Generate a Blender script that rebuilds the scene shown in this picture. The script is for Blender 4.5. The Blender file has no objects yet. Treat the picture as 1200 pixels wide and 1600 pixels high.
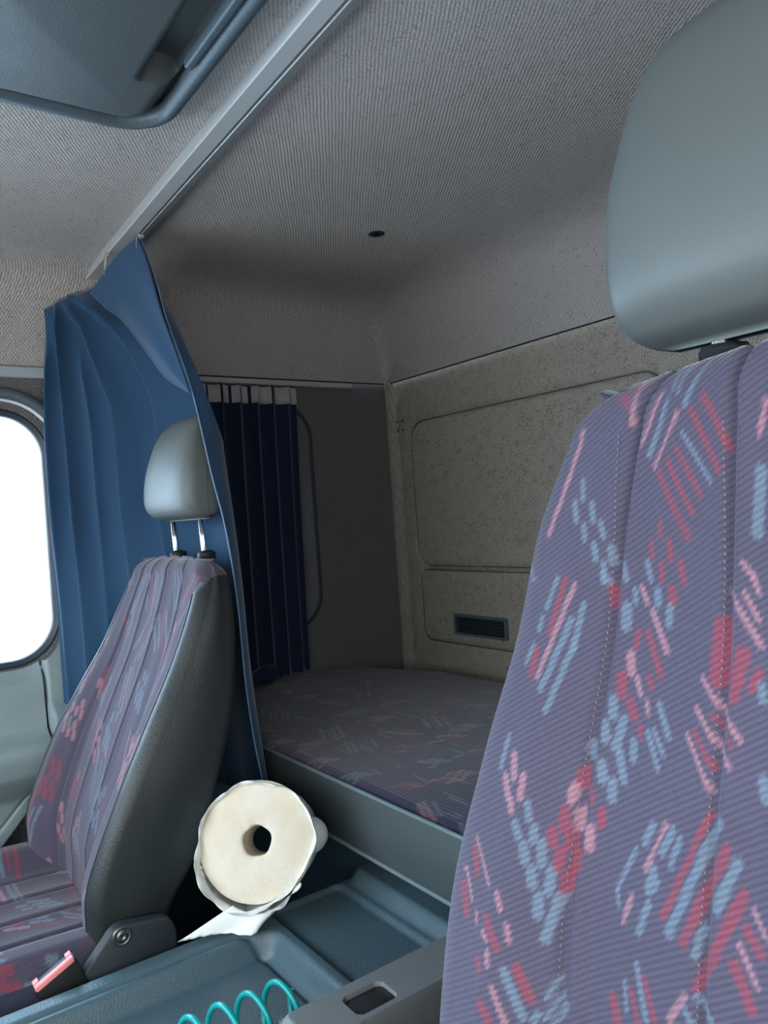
import bpy, bmesh, math, random
import numpy as np
from mathutils import Vector

rng = np.random.default_rng(7)
random.seed(7)
C = bpy.context.scene.collection
H = 1.15            # the eye stands 1.15 m above the cab floor; all coordinates below are metres from the eye
# X: towards the far (passenger) side of the cab, Y: towards the windscreen, Z: up

# ------------------------------------------------------------------ helpers
def lin(c):
    c = c / 255.0
    return c / 12.92 if c <= 0.04045 else ((c + 0.055) / 1.055) ** 2.4
def rgb(r, g, b): return (lin(r), lin(g), lin(b), 1.0)
def sstep(a, b, x):
    t = np.clip((x - a) / (b - a), 0, 1)
    return t * t * (3 - 2 * t)

def thing(name, label, cat, loc, group=None, kind=None):
    o = bpy.data.objects.new(name, None); C.objects.link(o)
    o.location = (loc[0], loc[1], loc[2] + H)
    o.empty_display_size = 0.05
    if kind: o['kind'] = kind
    if label: o['label'] = label
    if cat: o['category'] = cat
    if group: o['group'] = group
    return o
def tag(o, label=None, cat=None, group=None, kind=None):
    if label: o['label'] = label
    if cat: o['category'] = cat
    if group: o['group'] = group
    if kind: o['kind'] = kind
    return o
def wloc(p):
    v = Vector(p.location)
    while p.parent: p = p.parent; v += Vector(p.location)
    return v
def mk(name, verts, faces, mat, parent=None, base=None, smooth=True, color=None, autosmooth=None):
    V = np.asarray(verts, float).reshape(-1, 3)
    if parent is not None:
        w = wloc(parent); o0 = np.array((w.x, w.y, w.z - H))
    else:
        o0 = np.array(base if base is not None else (*(V[:, :2].mean(0)), V[:, 2].min()), float)
    me = bpy.data.meshes.new(name)
    me.from_pydata((V - o0).tolist(), [], [tuple(int(i) for i in f) for f in faces])
    me.update()
    if color is not None:
        a = me.color_attributes.new('pattern', 'FLOAT_COLOR', 'POINT')
        cc = np.ones((len(V), 4), np.float32); cc[:, :3] = color
        a.data.foreach_set('color', cc.ravel())
    ob = bpy.data.objects.new(name, me); C.objects.link(ob)
    if parent is not None: ob.parent = parent
    else: ob.location = (o0[0], o0[1], o0[2] + H)
    me.materials.append(mat)
    if smooth:
        me.polygons.foreach_set('use_smooth', [True] * len(me.polygons))
    if autosmooth is not None:
        bm = bmesh.new(); bm.from_mesh(me)
        bmesh.ops.recalc_face_normals(bm, faces=bm.faces)
        for e in bm.edges:
            if len(e.link_faces) == 2 and e.calc_face_angle(0) > math.radians(autosmooth): e.smooth = False
        bm.to_mesh(me); bm.free()
    return ob
class MB:
    """collects shapes that belong to ONE object"""
    def __init__(s): s.v = []; s.f = []
    def add(s, V, F):
        n = len(s.v); s.v += [tuple(p) for p in np.asarray(V, float).reshape(-1, 3)]
        s.f += [tuple(int(i) + n for i in f) for f in F]; return s
    def build(s, name, mat, parent=None, **k): return mk(name, s.v, s.f, mat, parent, **k)
def grid_faces(nu, nv, closed_u=False, closed_v=False):
    F = []
    for i in range(nu if closed_u else nu - 1):
        for j in range(nv if closed_v else nv - 1):
            a = i * nv + j; b = ((i + 1) % nu) * nv + j
            F.append((a, b, ((i + 1) % nu) * nv + (j + 1) % nv, i * nv + (j + 1) % nv))
    return F
def bevel_box(lo, hi, r=0.01, seg=3):
    bm = bmesh.new()
    bmesh.ops.create_cube(bm, size=1)
    lo = Vector(lo); hi = Vector(hi); c = (lo + hi) / 2; s = hi - lo
    for v in bm.verts: v.co = Vector((v.co.x * s.x, v.co.y * s.y, v.co.z * s.z)) + c
    if r > 0: bmesh.ops.bevel(bm, geom=list(bm.edges), offset=r, segments=seg, affect='EDGES', profile=0.5)
    V = [tuple(v.co) for v in bm.verts]; bm.verts.index_update()
    F = [[v.index for v in f.verts] for f in bm.faces]; bm.free()
    return V, F
def tube(P, r, n=10, closed=False, caps=True):
    P = np.asarray(P, float); m = len(P)
    rr = np.broadcast_to(np.asarray(r, float), (m,))
    T = np.roll(P, -1, 0) - np.roll(P, 1, 0)
    if not closed: T[0] = P[1] - P[0]; T[-1] = P[-1] - P[-2]
    T /= np.linalg.norm(T, axis=1)[:, None] + 1e-12
    ref = np.array((0, 0, 1.)) if abs(T[0][2]) < .9 else np.array((1., 0, 0))
    N = ref - T[0] * ref.dot(T[0]); N /= np.linalg.norm(N)
    V = []
    for i in range(m):
        N = N - T[i] * N.dot(T[i]); N /= np.linalg.norm(N); B = np.cross(T[i], N)
        for k in range(n):
            a = 2 * math.pi * k / n
            V.append(P[i] + rr[i] * (math.cos(a) * N + math.sin(a) * B))
    F = grid_faces(m, n, closed_u=closed, closed_v=True)
    if caps and not closed:
        F.append(tuple(range(n))[::-1]); F.append(tuple(range((m - 1) * n, m * n)))
    return V, F
def catmull(P, n):
    P = np.asarray(P, float); m = len(P)
    Q = np.vstack([2 * P[0] - P[1], P, 2 * P[-1] - P[-2]])
    out = []
    for t in np.linspace(0, m - 1, n):
        i = min(int(t), m - 2); u = t - i
        p0, p1, p2, p3 = Q[i:i + 4]
        out.append(.5 * (2 * p1 + (p2 - p0) * u + (2 * p0 - 5 * p1 + 4 * p2 - p3) * u * u + (3 * p1 - p0 - 3 * p2 + p3) * u ** 3))
    return np.array(out)
def interp(z, zt, vt):
    """smooth table lookup"""
    zt = np.asarray(zt, float); vt = np.asarray(vt, float)
    n = 400; s = np.linspace(0, len(zt) - 1, n)
    zc = np.interp(s, np.arange(len(zt)), zt)
    c = catmull(np.stack([zt, vt], 1), n)
    o = np.argsort(c[:, 0]); return np.interp(z, c[o, 0], c[o, 1])
def rrect(u0, u1, v0, v1, r, n=8):
    """rounded rectangle outline, counter-clockwise in (u,v)"""
    P = []
    for cx, cy, a0 in ((u1 - r, v0 + r, -90), (u1 - r, v1 - r, 0), (u0 + r, v1 - r, 90), (u0 + r, v0 + r, 180)):
        for k in range(n + 1):
            a = math.radians(a0 + 90 * k / n); P.append((cx + r * math.cos(a), cy + r * math.sin(a)))
    return np.array(P)
def sd_rrect(u, v, u0, u1, v0, v1, r):
    cu, cv = (u0 + u1) / 2, (v0 + v1) / 2
    qx = np.abs(u - cu) - (u1 - u0) / 2 + r; qy = np.abs(v - cv) - (v1 - v0) / 2 + r
    return np.hypot(np.maximum(qx, 0), np.maximum(qy, 0)) + np.minimum(np.maximum(qx, qy), 0) - r
def prism(poly, to3, t0, t1, bev=0.0):
    """extruded outline; to3(u,v,t) -> point; a small chamfer on the t1 face"""
    P = np.array(poly, float); n = len(P); c = P.mean(0)
    rings = [(P, t0)]
    if bev > 0:
        d = P - c; L = np.linalg.norm(d, axis=1)[:, None]
        rings += [(P, t1 - (t1 - t0) / abs(t1 - t0) * bev), (P - d / L * bev * .4, t1 - (t1 - t0) / abs(t1 - t0) * bev * .3), (P - d / L * bev, t1)]
    else: rings += [(P, t1)]
    V = [to3(u, v, t) for R, t in rings for u, v in R]
    F = grid_faces(len(rings), n, closed_v=True)
    F.append(tuple(range(n))[::-1]); F.append(tuple(range((len(rings) - 1) * n, len(rings) * n)))
    return V, F
def lathe(prof, org, axis, n=32, up=(0, 0, 1)):
    """prof: list of (radius, distance along axis)"""
    ax = np.array(axis, float); ax /= np.linalg.norm(ax)
    u = np.array(up, float); u = u - ax * u.dot(ax)
    if np.linalg.norm(u) < 1e-6: u = np.array((1., 0, 0)); u = u - ax * u.dot(ax)
    u /= np.linalg.norm(u); w = np.cross(ax, u); V = []
    for r, t in prof:
        for k in range(n):
            a = 2 * math.pi * k / n
            V.append(np.array(org) + ax * t + r * (math.cos(a) * u + math.sin(a) * w))
    F = grid_faces(len(prof), n, closed_v=True)
    F.append(tuple(range(n))[::-1]); F.append(tuple(range((len(prof) - 1) * n, len(prof) * n)))
    return V, F

# ------------------------------------------------------------------ materials
class NT:
    def __init__(s, name):
        s.m = bpy.data.materials.new(name); s.m.use_nodes = True
        s.t = s.m.node_tree; s.b = s.t.nodes['Principled BSDF']; s.out = s.t.nodes['Material Output']
        s.tc = s.n('ShaderNodeTexCoord').outputs['Object']
    def n(s, k, **kw):
        x = s.t.nodes.new(k)
        for a, v in kw.items(): setattr(x, a, v)
        return x
    def l(s, a, b): s.t.links.new(a, b)
    def math(s, op, a, b=None, c=None, clamp=False):
        x = s.n('ShaderNodeMath', operation=op); x.use_clamp = clamp
        for i, v in enumerate((a, b, c)):
            if v is None: continue
            if isinstance(v, (int, float)): x.inputs[i].default_value = v
            else: s.l(v, x.inputs[i])
        return x.outputs[0]
    def mapping(s, scale=(1, 1, 1), rot=(0, 0, 0), src=None):
        x = s.n('ShaderNodeMapping'); x.inputs['Scale'].default_value = scale
        x.inputs['Rotation'].default_value = [math.radians(r) for r in rot]
        s.l(src or s.tc, x.inputs['Vector']); return x.outputs[0]
    def noise(s, scale, detail=2, vec=None, rough=.5, dist=0):
        x = s.n('ShaderNodeTexNoise'); x.inputs['Scale'].default_value = scale
        x.inputs['Detail'].default_value = detail; x.inputs['Roughness'].default_value = rough; x.inputs['Distortion'].default_value = dist
        s.l(vec or s.tc, x.inputs['Vector']); return x.outputs['Fac']
    def voro(s, scale, vec=None, feature='F1', rand=1):
        x = s.n('ShaderNodeTexVoronoi', feature=feature); x.inputs['Scale'].default_value = scale
        x.inputs['Randomness'].default_value = rand
        s.l(vec or s.tc, x.inputs['Vector']); return x.outputs['Distance']
    def wave(s, scale, vec=None, dist=0, dscale=1, dire='X'):
        x = s.n('ShaderNodeTexWave', wave_type='BANDS', bands_direction=dire, wave_profile='SIN')
        x.inputs['Scale'].default_value = scale; x.inputs['Distortion'].default_value = dist; x.inputs['Detail'].default_value = 2
        x.inputs['Detail Scale'].default_value = dscale
        s.l(vec or s.tc, x.inputs['Vector']); return x.outputs['Fac']
    def ramp(s, fac, stops):
        x = s.n('ShaderNodeValToRGB'); e = x.color_ramp.elements
        e[0].position, e[0].color = stops[0]; e[1].position, e[1].color = stops[-1]
        for p, c in stops[1:-1]:
            k = e.new(p); k.color = c
        s.l(fac, x.inputs[0]); return x.outputs[0]
    def mix(s, fac, a, b, mode='MIX'):
        x = s.n('ShaderNodeMix', data_type='RGBA', blend_type=mode)
        for i, v in ((0, fac), (6, a), (7, b)):
            if isinstance(v, (int, float, tuple)): x.inputs[i].default_value = v
            else: s.l(v, x.inputs[i])
        return x.outputs[2]
    def bump(s, h, dist=.001, strength=1, normal=None):
        x = s.n('ShaderNodeBump'); x.inputs['Distance'].default_value = dist; x.inputs['Strength'].default_value = strength
        s.l(h, x.inputs['Height'])
        if normal: s.l(normal, x.inputs['Normal'])
        return x.outputs[0]
    def fin(s, col, rough=.6, bump=None, spec=.5, metal=0, sheen=0):
        b = s.b
        if isinstance(col, tuple): b.inputs['Base Color'].default_value = col
        else: s.l(col, b.inputs['Base Color'])
        if isinstance(rough, (int, float)): b.inputs['Roughness'].default_value = rough
        else: s.l(rough, b.inputs['Roughness'])
        b.inputs['Specular IOR Level'].default_value = spec; b.inputs['Metallic'].default_value = metal
        if sheen: b.inputs['Sheen Weight'].default_value = sheen; b.inputs['Sheen Roughness'].default_value = .4
        if bump: s.l(bump, b.inputs['Normal'])
        return s.m
def plastic(name, col, rough=.5, grain=500, bd=.0004, spec=.5, vary=.06):
    t = NT(name)
    g = t.voro(grain); nz = t.noise(14, 3)
    c = t.mix(t.math('MULTIPLY', nz, vary * 4), col, tuple(x * .72 for x in col[:3]) + (1,))
    return t.fin(c, t.math('ADD', t.math('MULTIPLY', nz, .15), rough - .07), t.bump(g, bd, .6), spec)
def knit(name, col, period=.0050, speck=.6, porosity=-.17, pscale=150):
    """looped knit headlining: fine ribs, broken loops, dark pores"""
    t = NT(name)
    warp = t.n('ShaderNodeVectorMath', operation='ADD')
    nz = t.n('ShaderNodeTexNoise'); nz.inputs['Scale'].default_value = 9
    sc = t.n('ShaderNodeVectorMath', operation='SCALE'); sc.inputs['Scale'].default_value = .006
    t.l(t.tc, nz.inputs['Vector']); t.l(nz.outputs['Color'], sc.inputs[0]); t.l(t.tc, warp.inputs[0]); t.l(sc.outputs[0], warp.inputs[1])
    w = warp.outputs[0]
    def dot(v):
        x = t.n('ShaderNodeVectorMath', operation='DOT_PRODUCT'); t.l(w, x.inputs[0]); x.inputs[1].default_value = v; return x.outputs['Value']
    k = 2 * math.pi / period
    wob = t.math('MULTIPLY', t.noise(190, 2), 3.4)
    r = t.math('SINE', t.math('ADD', t.math('MULTIPLY', dot((.50, .80, .62)), k), wob))          # ribs
    q = t.math('SINE', t.math('ADD', t.math('MULTIPLY', dot((.86, -.42, .55)), k * 1.25), t.math('MULTIPLY', r, 1.3)))   # loops along the rib
    pores = t.voro(pscale, t.mapping((.8, 1.2, 1.0), (0, 0, 30), w))
    fine = t.noise(520, 3)
    big = t.noise(3.5, 4)
    pm = t.math('LESS_THAN', pores, t.math('MULTIPLY_ADD', t.noise(45, 1), .7, porosity))
    h = t.math('ADD', t.math('MULTIPLY', r, .42), t.math('MULTIPLY', q, .42))
    h = t.math('ADD', h, t.math('MULTIPLY', fine, .5))
    c = t.ramp(t.math('MULTIPLY_ADD', h, .5, .4), [(.05, tuple(x * .52 for x in col[:3]) + (1,)), (.5, tuple(x * .9 for x in col[:3]) + (1,)), (.95, tuple(min(1, x * 1.25) for x in col[:3]) + (1,))])
    c = t.mix(t.math('MULTIPLY', pm, speck), c, tuple(x * .22 for x in col[:3]) + (1,))
    c = t.mix(t.math('MULTIPLY', big, .6), c, (col[0] * .80, col[1] * .77, col[2] * .75, 1))
    h = t.math('SUBTRACT', h, t.math('MULTIPLY', pm, .9))
    return t.fin(c, .95, t.bump(h, .0013, .8), .12, sheen=.12)
def weave(name, spacing=.0034, contrast=.32, ang=(0, 35, 0)):
    """upholstery with woven-in brush strokes (colour attribute) under a diagonal twill"""
    t = NT(name)
    a = t.n('ShaderNodeVertexColor', layer_name='pattern').outputs['Color']
    s = 2 * math.pi / spacing / 20 
    tw = t.wave(s, t.mapping((1, 1, 1), ang), .6, 3, 'Z')
    th = t.wave(s * 2.4, t.mapping((1, 1, 1), (0, ang[1] + 78, 0)), 1.0, 4, 'Z')
    nz = t.noise(700, 2); big = t.noise(12, 3)
    v = t.math('MULTIPLY_ADD', tw, contrast, 1 - contrast * .5)
    v = t.math('MULTIPLY', v, t.math('MULTIPLY_ADD', th, contrast * .4, 1 - contrast * .2))
    v = t.math('MULTIPLY', v, t.math('MULTIPLY_ADD', nz, .25, .88))
    v = t.math('MULTIPLY', v, t.math('MULTIPLY_ADD', big, .2, .9))
    cb = t.n('ShaderNodeCombineColor')
    for i in range(3): t.l(v, cb.inputs[i])
    c = t.mix(1.0, a, cb.outputs[0], 'MULTIPLY')
    h = t.math('ADD', tw, t.math('MULTIPLY', th, .5))
    return t.fin(c, .9, t.bump(h, .0006, .5), .2, sheen=.25)
def cloth(name, col, transl=.25, dark=None):
    t = NT(name)
    n1 = t.noise(900, 2); big = t.noise(5, 3)
    c = t.mix(t.math('MULTIPLY', big, .35), col, dark or tuple(x * .7 for x in col[:3]) + (1,))
    m = t.fin(c, .85, t.bump(n1, .0004, .4), .2, sheen=.2)
    if transl:
        tr = t.n('ShaderNodeBsdfTranslucent'); t.l(c, tr.inputs[0])
        mx = t.n('ShaderNodeMixShader'); mx.inputs[0].default_value = transl
        t.l(t.b.outputs[0], mx.inputs[1]); t.l(tr.outputs[0], mx.inputs[2]); t.l(mx.outputs[0], t.out.inputs[0])
    return m
def metal(name, col, rough=.35, stretch=None):
    t = NT(name)
    n1 = t.noise(60, 3, t.mapping(stretch or (1, 1, 1)))
    return t.fin(col, t.math('MULTIPLY_ADD', n1, .2, rough - .1), t.bump(n1, .0002, .4), .5, 1.0)

M = {}
M['liner'] = knit('headliner_knit', rgb(176, 176, 176))
M['wall'] = knit('wall_knit', rgb(168, 164, 156), .0040, .8, -.03, 250)
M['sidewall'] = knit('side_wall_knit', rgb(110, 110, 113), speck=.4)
M['vinyl'] = plastic('seat_vinyl', rgb(33, 39, 41), .48, 420, .0005, .45)
M['headvinyl'] = plastic('headrest_vinyl', rgb(84, 90, 89), .5, 700, .00012, .4)
M['bunkvinyl'] = plastic('bunk_vinyl', rgb(66, 75, 77), .5, 420, .0004, .45)
M['tunnel'] = plastic('moulded_mat', rgb(72, 94, 104), .42, 380, .0006, .5)
M['base'] = plastic('bunk_base_plastic', rgb(66, 92, 108), .5, 380, .0005, .4)
M['console'] = plastic('console_plastic', rgb(98, 101, 102), .55, 600, .0003, .45)
M['black'] = plastic('black_plastic', rgb(26, 28, 30), .45, 600, .0002, .4)
M['bracket'] = plastic('bracket_plastic', rgb(40, 48, 54), .5, 500, .0003, .4)
M['hatch'] = plastic('hatch_plastic', rgb(68, 77, 80), .5, 600, .0003, .5)
M['rubber'] = plastic('seal_rubber', rgb(72, 88, 98), .45, 300, .0004, .5)
M['darkrubber'] = plastic('dark_rubber', rgb(50, 60, 72), .5, 300, .0003, .4)
M['door'] = plastic('door_vinyl', rgb(128, 146, 152), .45, 450, .0004, .45)
M['white'] = plastic('painted_metal', rgb(205, 218, 222), .35, 200, .0001, .5)
M['dark'] = plastic('sill_plastic', rgb(40, 54, 62), .6, 400, .0004, .3)
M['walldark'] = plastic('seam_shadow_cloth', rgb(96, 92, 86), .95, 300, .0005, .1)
M['floor'] = plastic('floor_mat', rgb(34, 38, 42), .8, 200, .001, .2)
M['alu'] = plastic('anodised_aluminium', rgb(168, 176, 180), .35, 300, .00005, .6)
M['chrome'] = metal('chrome', rgb(225, 228, 225), .18)
M['steel'] = metal('dull_steel', rgb(120, 122, 120), .4)
M['rail'] = plastic('rail_plastic', rgb(170, 172, 170), .5, 300, .0001, .4)
M['siderail'] = plastic('painted_rail', rgb(160, 172, 180), .5, 300, .0001, .4)
M['cushionside'] = plastic('cushion_side_cloth', rgb(58, 62, 78), .9, 500, .0008, .1)
M['weave'] = weave('woven_upholstery', .0036, .34, (0, -32, 0))
M['weavefar'] = weave('woven_upholstery_fine', .0034, .26, (0, -32, 0))
M['weavebunk'] = weave('woven_upholstery_bunk', .0034, .2, (35, 0, 0))
M['curtain'] = cloth('blue_curtain_cloth', rgb(44, 75, 106), .06, rgb(34, 62, 92))
M['hemthread'] = cloth('curtain_hem', rgb(110, 140, 175), .1)
M['navy'] = cloth('navy_curtain_cloth', rgb(20, 34, 58), .0, rgb(14, 26, 46))
M['tape'] = cloth('grey_header_tape', rgb(168, 166, 168), .0)
M['piping'] = plastic('piping_vinyl', rgb(104, 120, 126), .5, 500, .0002, .4)
M['thread'] = plastic('seam_thread', rgb(112, 108, 126), .8, 300, .0001, .2)
M['pink'] = plastic('pink_plastic', rgb(238, 140, 140), .35, 600, .0001, .5)
M['hose'] = plastic('teal_hose', rgb(0, 150, 148), .3, 200, .00005, .55)
def paper(name, col, stain=None):
    t = NT(name)
    big = t.noise(22, 4); f = t.noise(160, 4)
    c = t.mix(t.math('MULTIPLY', f, .25), col, tuple(x * .85 for x in col[:3]) + (1,))
    if stain: c = t.mix(t.math('MULTIPLY', t.math('SUBTRACT', big, .42, clamp=True), 2.2, clamp=True), c, stain)
    return t.fin(c, .95, t.bump(f, .0015, .7), .1)
M['paperface'] = paper('rolled_paper_edge', rgb(218, 211, 196), rgb(210, 194, 168))
M['paper'] = paper('paper_sheet', rgb(226, 230, 227))
def glass(name):
    t = NT(name)
    tr = t.n('ShaderNodeBsdfTransparent'); tr.inputs[0].default_value = (.95, .97, .97, 1)
    gl = t.n('ShaderNodeBsdfGlossy'); gl.inputs['Roughness'].default_value = .02
    fr = t.n('ShaderNodeFresnel'); fr.inputs[0].default_value = 1.45
    mx = t.n('ShaderNodeMixShader'); t.l(fr.outputs[0], mx.inputs[0]); t.l(tr.outputs[0], mx.inputs[1]); t.l(gl.outputs[0], mx.inputs[2])
    t.l(mx.outputs[0], t.out.inputs[0]); return t.m
M['glass'] = glass('window_glass')

# ------------------------------------------------------------------ woven strokes
BASE = np.array(rgb(71, 67, 83)[:3])
PAL = {'r': np.array(rgb(128, 56, 70)[:3]), 'p': np.array(rgb(152, 110, 120)[:3]), 'b': np.array(rgb(98, 114, 130)[:3])}
def paint(U, V, strokes, base=BASE, soft=.0010, op=.8):
    """colour of the cloth at cloth coordinates (U,V): strokes are (u0,v0,u1,v1,width,colour)"""
    col = np.tile(base, (len(U), 1)).astype(np.float64)
    for (u0, v0, u1, v1, w, c) in strokes:
        r = w / 2 + .003
        k = np.where((U > min(u0, u1) - r) & (U < max(u0, u1) + r) & (V > min(v0, v1) - r) & (V < max(v0, v1) + r))[0]
        if not len(k): continue
        du, dv = u1 - u0, v1 - v0; L2 = du * du + dv * dv + 1e-12
        t = np.clip(((U[k] - u0) * du + (V[k] - v0) * dv) / L2, 0, 1)
        d = np.hypot(U[k] - u0 - t * du, V[k] - v0 - t * dv)
        rag = .0007 * np.sin(1700 * (U[k] + .6 * V[k])) 
        m = (1 - sstep(w / 2 - soft, w / 2 + soft, d + rag))[:, None] * op
        col[k] = col[k] * (1 - m) + PAL[c] * m
    return col
def random_strokes(u0, u1, v0, v1, step=.1, seed=1, turn=0.0, scale=1.0):
    R = random.Random(seed); S = []
    v = v0
    while v < v1:
        u = u0 + R.uniform(0, step * .5)
        while u < u1:
            cu, cv = u + R.uniform(-.02, .02), v + R.uniform(-.02, .02)
            kind = R.random(); a = math.radians(R.choice((-28, -22, 22, 28)) + R.uniform(-6, 6)) + turn
            dx, dy = math.sin(a), math.cos(a); px, py = math.cos(a), -math.sin(a)
            if kind < .55:
                n = R.randint(3, 5)
                for i in range(n):
                    o = (i - n / 2) * .0125 * scale + R.uniform(-.002, .002); L = R.uniform(.022, .042) * scale; sh = R.uniform(-.012, .012)
                    c = R.choice('rpbrb')
                    S.append((cu + px * o + dx * (sh - L), cv + py * o + dy * (sh - L), cu + px * o + dx * (sh + L), cv + py * o + dy * (sh + L), R.uniform(.004, .007) * scale, c))
            else:
                c = R.choice('rbbp')
                for i in range(3):
                    for j in range(R.randint(2, 4)):
                        ou = (i - 1) * .014 * scale + (j % 2) * .006; ov = (j - 1.5) * .018 * scale + i * .006
                        S.append((cu + ou, cv + ov - .005 * scale, cu + ou + .002, cv + ov + .005 * scale, .0085 * scale, c if R.random() < .8 else R.choice('rpb')))
            u += step
        v += step
    return S

# ------------------------------------------------------------------ seats
# the backrest, in seat coordinates: x across, y forward, z up (passenger seat: x is measured from X = 1.39)
ZT = [-.68, -.58, -.51, -.393, -.30, -.2165, -.114, -.05]
YE = [-.262, -.265, -.271, -.322, -.375, -.425, -.474, -.50]        # front of the side bolsters
YB = [-.36, -.385, -.43, -.478, -.513, -.53, -.54, -.545]            # back of the shell
HW = [.230, .236, .239, .240, .228, .214, .204, .200]                # half width
PR = [.050, .050, .048, .040, .028, .016, .004, .0]                  # how far the bolsters stand proud of the centre
ZTOP = -.058; RT = .032
def seat_back(nf=60, nrow=90, nside=36, wrap=6, drop=.06):
    zs = np.linspace(-.66, ZTOP - RT, nrow)
    ph = np.linspace(0, math.pi / 2, 18)[1:]
    global ROWV
    ROWV = np.concatenate([zs, ZTOP - RT + RT * ph])
    rows = [(z, 0.0, z) for z in zs] + [(ZTOP - RT, RT * (1 - math.cos(p)), ZTOP - RT + RT * math.sin(p)) for p in ph]
    S = []
    rc = .022
    for zp, e, z in rows:
        ye, yb, w, pr = (float(interp(zp, ZT, T)) for T in (YE, YB, HW, PR))
        # the outline also narrows at the shoulders
        sh = float(np.clip((z + .19) / (.19 + ZTOP + .010), 0, 1)); w = w - .058 * (1 - math.sqrt(max(0, 1 - sh ** 2.4))) - e * 1.2; ye = ye - e; yb = yb + e
        xs = np.linspace(0, w - rc, nf)
        q = xs / w
        yf = ye - pr + pr * sstep(.48, .80, q) + .006 * (1 - (q / .95) ** 2) * (1 - sstep(.4, .6, q))
        for sx in (.040, .118):
            s2 = sx * w / .2
            yf -= .0055 * np.exp(-((xs - s2) / .0035) ** 2) - .003 * np.exp(-((xs - s2) / .014) ** 2)
        y_end = yf[-1]
        a = np.linspace(0, math.pi / 2, 8)[1:]
        cor = [(w - rc + rc * math.sin(t), y_end - rc + rc * math.cos(t)) for t in a]
        side = [(w + .004 * math.sin(math.pi * k), (y_end - rc) * (1 - k) + (yb + rc) * k) for k in np.linspace(0, 1, nside)[1:-1]]
        cb = [(w - rc + rc * math.cos(t), yb + rc - rc * math.sin(t)) for t in np.linspace(0, math.pi / 2, 8)]
        back = [(x, yb) for x in xs[::-1][1:]]
        half = list(zip(xs, yf)) + cor + side + cb + back
        dk = drop * float(sstep(-.30, -.12, np.array(z))); ck = (.011 if drop > .3 else .002) * float(sstep(-.16, ZTOP, np.array(z))); ym = max(y for x, y in half)
        bl = (.24 if drop > .3 else .03) * float(sstep(-.19, -.07, np.array(z)))
        S.append([(x * (1 - bl * min(1, (ym - y) / .05)), y, z - dk * (ym - y) + ck * (1 - (x / max(w, .05)) ** 2)) for x, y in half])
    S = np.array(S)                                                   # rows x half-loop x 3
    nh = S.shape[1]; jf = nf - 1 + wrap
    # cap: front point j joins back point nh-1-j
    capn = 6; h2 = nh // 2
    top = S[-1]
    cap = []
    for m in range(1, capn):
        k = m / capn
        p = top[:h2] * (1 - k) + top[::-1][:h2] * k
        p = p.copy(); p[:, 2] += .004 * math.sin(math.pi * k) * (1 - np.clip(p[:, 0] / max(p[:, 0].max(), .01), 0, 1) ** 3)
        for sx in (.040, .118): p[:, 2] -= .004 * np.exp(-((p[:, 0] - sx * .16 / .2) / .0045) ** 2)
        cap.append(p)
    return S, jf, np.array(cap)
def mirror_grid(G):
    """half rows (x >= 0) -> full rows, left to right"""
    L = G[:, :0:-1].copy(); L[..., 0] *= -1
    return np.concatenate([L, G], 1)
def weld(V, F, tol=1e-6):
    key = {}; idx = []
    out = []
    for p in V:
        k = (round(p[0] / tol), round(p[1] / tol), round(p[2] / tol))
        if k not in key: key[k] = len(out); out.append(p)
        idx.append(key[k])
    F2 = []
    for f in F:
        g = []
        for i in f:
            j = idx[i]
            if j not in g: g.append(j)
        if len(g) > 2: F2.append(g)
    return np.array(out), F2

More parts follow.
